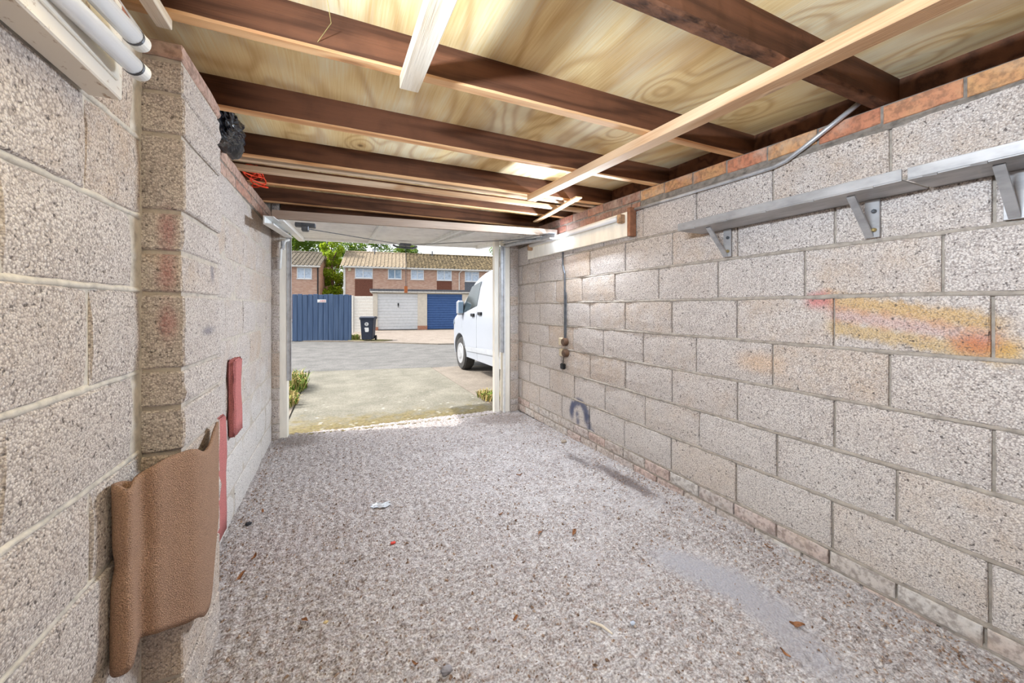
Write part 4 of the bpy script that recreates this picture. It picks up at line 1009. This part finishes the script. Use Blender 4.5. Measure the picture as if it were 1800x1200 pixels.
# hanging thread
o = obj('thread', tube([(-.02, 1.18, rb(1.2) + .12), (-.03, 1.26, rb(1.2) + .09), (-.02, 1.30, rb(1.2) + .05), (-.06, 1.366, rb(1.3) + .02)], .0012, 5), M_straw); setp(o, 'thin dusty thread hanging from the ceiling to a rafter', 'thread')

# carpet draped over the pier
def carpet_mat(name, c, sc=420):
    N = NT(name, 1.0); p = N.pos(); n = N.noise(p, sc, 2); g = N.vor(p, sc * .8)
    N.base(N.mix(N.smooth(N.noise(p, 7, 3), .4, .7, 0, .25), N.ramp(n, [(.3, tuple(q * .5 for q in c)), (.5, c), (.72, tuple(min(1, q * 1.5) for q in c))]), tuple(q * 1.2 for q in c)))
    N.bump(N.m_('ADD', n, g), .004, .8); return N.m
M_carp = carpet_mat('carpet_brown', lin(168, 134, 111)); M_carpr = carpet_mat('carpet_red', lin(204, 126, 122))
path = [(-.468, 1.262), (-.486, 1.256), (-.492, 1.230), (-.477, 1.210), (-.457, 1.218), (-.4665, 1.285), (-.439, 1.312), (-.425, 1.355), (-.406, 1.395), (-.390, 1.43), (-.384, 1.49), (-.386, 1.56), (-.392, 1.63), (-.396, 1.69)]
top = [.815, .822, .826, .828, .815, .822, .836, .838, .836, .83, .80, .80, .825, .84]
bot = [.385, .385, .382, .38, .385, .40, .385, .36, .335, .32, .285, .29, .40, .50]
pt = np.linspace(0, 1, len(path))
def cat(t, arr):
    arr = np.array(arr); x = t * (len(arr) - 1); i = min(int(x), len(arr) - 2); f_ = x - i
    p0, p1, p2, p3 = arr[max(i - 1, 0)], arr[i], arr[i + 1], arr[min(i + 2, len(arr) - 1)]
    return .5 * (2 * p1 + (p2 - p0) * f_ + (2 * p0 - 5 * p1 + 4 * p2 - p3) * f_ ** 2 + (3 * p1 - p0 - 3 * p2 + p3) * f_ ** 3)
def cf(u, v):
    x, y = cat(u, path); z = cat(u, bot) * (1 - v) + cat(u, top) * v
    if u < .36:
        q = 1 - .28 * math.exp(-((v - .56) / .07) ** 2) + .10 * math.sin(v * 5 + 1); x = -.474 + (x + .474) * q; y = 1.238 + (y - 1.238) * q
    k = math.sin(v * 9 + 2) * .004 + .006 * math.exp(-((v - .55) / .08) ** 2) * (1 if .3 < u < .5 else 0)
    if .36 < u < .75: y += k
    return (x, y, z)
bm = grid_bm(cf, 70, 26)
o = obj('carpet_offcut', bm, M_carp, smooth=True); m_ = o.modifiers.new('s', 'SOLIDIFY'); m_.thickness = .008; m_.offset = 0
setp(o, 'brown carpet offcut hung round the left pier with a rolled edge', 'carpet')
def pad(loc, L_, H_, T_, label, seed):
    r = random.Random(seed); bm = bmesh.new(); add_box(bm, (0, -L_ / 2, 0), (T_, L_ / 2, H_))
    bmesh.ops.subdivide_edges(bm, edges=[e for e in bm.edges], cuts=5, use_grid_fill=True)
    bmesh.ops.bevel(bm, geom=[e for e in bm.edges if len(e.link_faces) == 2 and e.calc_face_angle(0) > .8], offset=.010, segments=2, affect='EDGES')
    for v in bm.verts:
        v.co += Vector((r.uniform(-.002, .002) + .002 * math.sin(v.co.z * 14 + seed) * (v.co.x > T_ * .3), r.uniform(-.003, .003) + .002 * math.sin(v.co.z * 9 + seed), r.uniform(-.003, .003)))
    o = obj('carpet_pad', bm, M_carpr, smooth=True); o.location = loc; return setp(o, label, 'carpet')
pad((XF - .002, 2.70, .515), .17, .44, .038, 'upper faded red carpet strip fixed on the far left wall', 1)
pad((XF - .002, 2.29, .10), .26, .60, .042, 'lower red carpet strip on the left wall beside the brown carpet', 2)

# ------------------------------------------------------------------ dirt on the floor
r = random.Random(21); vs = []; fs = []
for k in range(9000):
    y = .4 + 3.7 * r.random() ** 1.35; x = r.uniform(-.5, 1.97)
    if abs(x - 1.5) < .16 and abs(y - 1.1) < .3 and r.random() < .85: continue
    if r.random() < .12: x = 1.97 - abs(r.gauss(0, .10))
    if r.random() < .06: x = XF + .03 + abs(r.gauss(0, .05)); y = r.uniform(1.9, 4.1)
    if x < XP + .03 and y < 1.85: continue
    s_ = r.choice((.002, .0025, .003, .004, .005)) * r.uniform(.7, 1.3); z = zfloor(x, y) + .003
    i = len(vs); a = r.uniform(0, 6.28); el = r.uniform(.8, 2.0)
    for q in range(5): vs.append((x + s_ * el * math.cos(a) * math.cos(q * 1.2566) - s_ * math.sin(a) * math.sin(q * 1.2566), y + s_ * el * math.sin(a) * math.cos(q * 1.2566) + s_ * math.cos(a) * math.sin(q * 1.2566), z - .003 + r.uniform(0, .002)))
    vs.append((x, y, z + s_ * r.uniform(.6, 1.3)))
    for q in range(5): fs.append((i + q, i + (q + 1) % 5, i + 5))
me = bpy.data.meshes.new('floor_litter'); me.from_pydata(vs, [], fs)
N = NT('crumb_dirt', .95); N.base(N.ramp(N.noise(N.pos(), 38, 2), [(.3, lin(96, 74, 60)), (.5, lin(150, 124, 106)), (.62, lin(190, 172, 158)), (.75, lin(214, 204, 196))])); me.materials.append(N.m)
setp(link(bpy.data.objects.new('floor_litter', me)), 'fine crumbs of dirt and grit strewn over the floor', 'dirt', None, 'stuff')
M_leaf = simple('dead_leaf', lin(150, 104, 72), .85, 0, .3, 40)
def leaf_mesh(seed):
    r = random.Random(seed)
    def fn(u, v):
        w_ = math.sin(math.pi * min(max(v, .02), .98)) ** .8 * .5
        return ((u - .5) * 2 * w_ * .024 + r.uniform(-.001, .001), (v - .5) * .06, .004 + .016 * abs(u - .5) + .008 * math.sin(v * 5 + seed) + r.uniform(-.001, .001))
    bm = grid_bm(fn, 5, 7); bmesh.ops.recalc_face_normals(bm, faces=bm.faces)
    me = bpy.data.meshes.new('dead_leaf'); bm.to_mesh(me); bm.free(); me.materials.append(M_leaf); return me
LEAFW = ['left of the tiny yellowish stone, lower left floor', 'at the foot of the pier, nearer of two', 'at the foot of the pier, farther of two', 'just beyond the floor centre, left of a pair',
         'right of the floor centre, behind the stick', 'beside the grey stone at the bottom centre', 'near the bottom edge left of the grey stone', 'against the foot of the right wall', 'in the middle of the floor, rear of a pair',
         'in the middle of the floor, front of a pair', 'on the smooth grey patch at the lower right', 'by the red strip at the left wall foot', 'right of centre near the dark stain', 'at the bottom edge of the floor, centre', 'on the far floor left of the dark stain', 'on the floor at the bottom right corner']
lm_ = [leaf_mesh(k) for k in range(4)]
for k, (x, y) in enumerate(((-.12, 1.71), (-.41, 2.12), (-.38, 2.26), (.87, 2.07), (.99, 1.80), (.63, 1.35), (.24, 1.33), (1.92, 1.18), (1.05, 1.95), (.92, 1.97), (1.39, .80), (-.42, 2.75), (1.15, 1.72), (.55, .98), (1.2, 2.5), (1.55, .85))):
    o = bpy.data.objects.new('dead_leaf', lm_[k % 4]); link(o); o.location = (x, y, zfloor(x, y) + .006); o.rotation_euler = (r.uniform(-.3, .3), r.uniform(-.3, .3), r.uniform(0, 6.28)); s_ = r.uniform(.45, .85); o.scale = (s_, s_, s_)
    setp(o, 'brown dead leaf ' + LEAFW[k], 'leaf', 'dead leaves on the garage floor')
o = obj('twig', tube([(-.045, 0, .008), (0, .004, .012), (.045, -.002, .009)], [.004, .005, .003], 8), M_battenw); o.location = (.90, 1.165, zfloor(.9, 1.16)); o.rotation_euler.z = R(-62); setp(o, 'short whitish stick on the floor right of centre', 'stick')
o = obj('plastic_scrap', box((-.012, -.008, 0), (.012, .008, .008), .002), simple('scrap_red', lin(214, 70, 60), .5)); o.location = (.26, 2.07, zfloor(.26, 2.07) + .004); setp(o, 'tiny red plastic scrap in the middle of the floor', 'scrap')
bm = grid_bm(lambda u, v: ((u - .5) * .11 + .01 * math.sin(v * 9), (v - .5) * .06 + .01 * math.sin(u * 7), .006 + .008 * abs(math.sin(u * 8 + v * 5))), 8, 6)
o = obj('foil_scrap', bm, simple('foil_grey', lin(206, 210, 216), .35, .3)); o.location = (.24, 2.5, zfloor(.24, 2.5)); setp(o, 'pale grey foil scrap lying near the middle of the floor', 'scrap')
def stone(loc, s_, c, label, seed):
    rr_ = random.Random(seed); bm = bmesh.new(); bmesh.ops.create_icosphere(bm, subdivisions=2, radius=1)
    for v in bm.verts: v.co *= rr_.uniform(.82, 1.1); v.co = Vector((v.co.x * s_, v.co.y * s_ * .8, v.co.z * s_ * .55))
    o = obj('stone', bm, simple('stone_' + str(seed), c, .9, 0, .15, 40), smooth=False); o.location = loc; return setp(o, label, 'stone')
stone((.33, 1.26, zfloor(.33, 1.26) + .008), .02, lin(146, 142, 146), 'round grey stone at the bottom centre of the floor', 1)
stone((.30, 1.16, zfloor(.3, 1.16) + .006), .014, lin(206, 184, 166), 'small tan stone just in front of the grey stone', 2)
stone((-.045, 1.665, zfloor(-.04, 1.66) + .005), .010, lin(214, 190, 140), 'tiny yellowish stone at the lower left of the floor', 3)
stone((1.02, 1.13, zfloor(1.02, 1.13) + .006), .011, lin(190, 198, 212), 'tiny pale blue stone beside the whitish stick', 4)
stone((-.47, 2.62, .012), .018, lin(58, 58, 62), 'black lump at the foot of the left wall', 5)
stone((1.86, 2.95, zfloor(1.86, 2.95) + .012), .028, lin(170, 156, 140), 'broken mortar lump at the foot of the right wall near the door', 6)
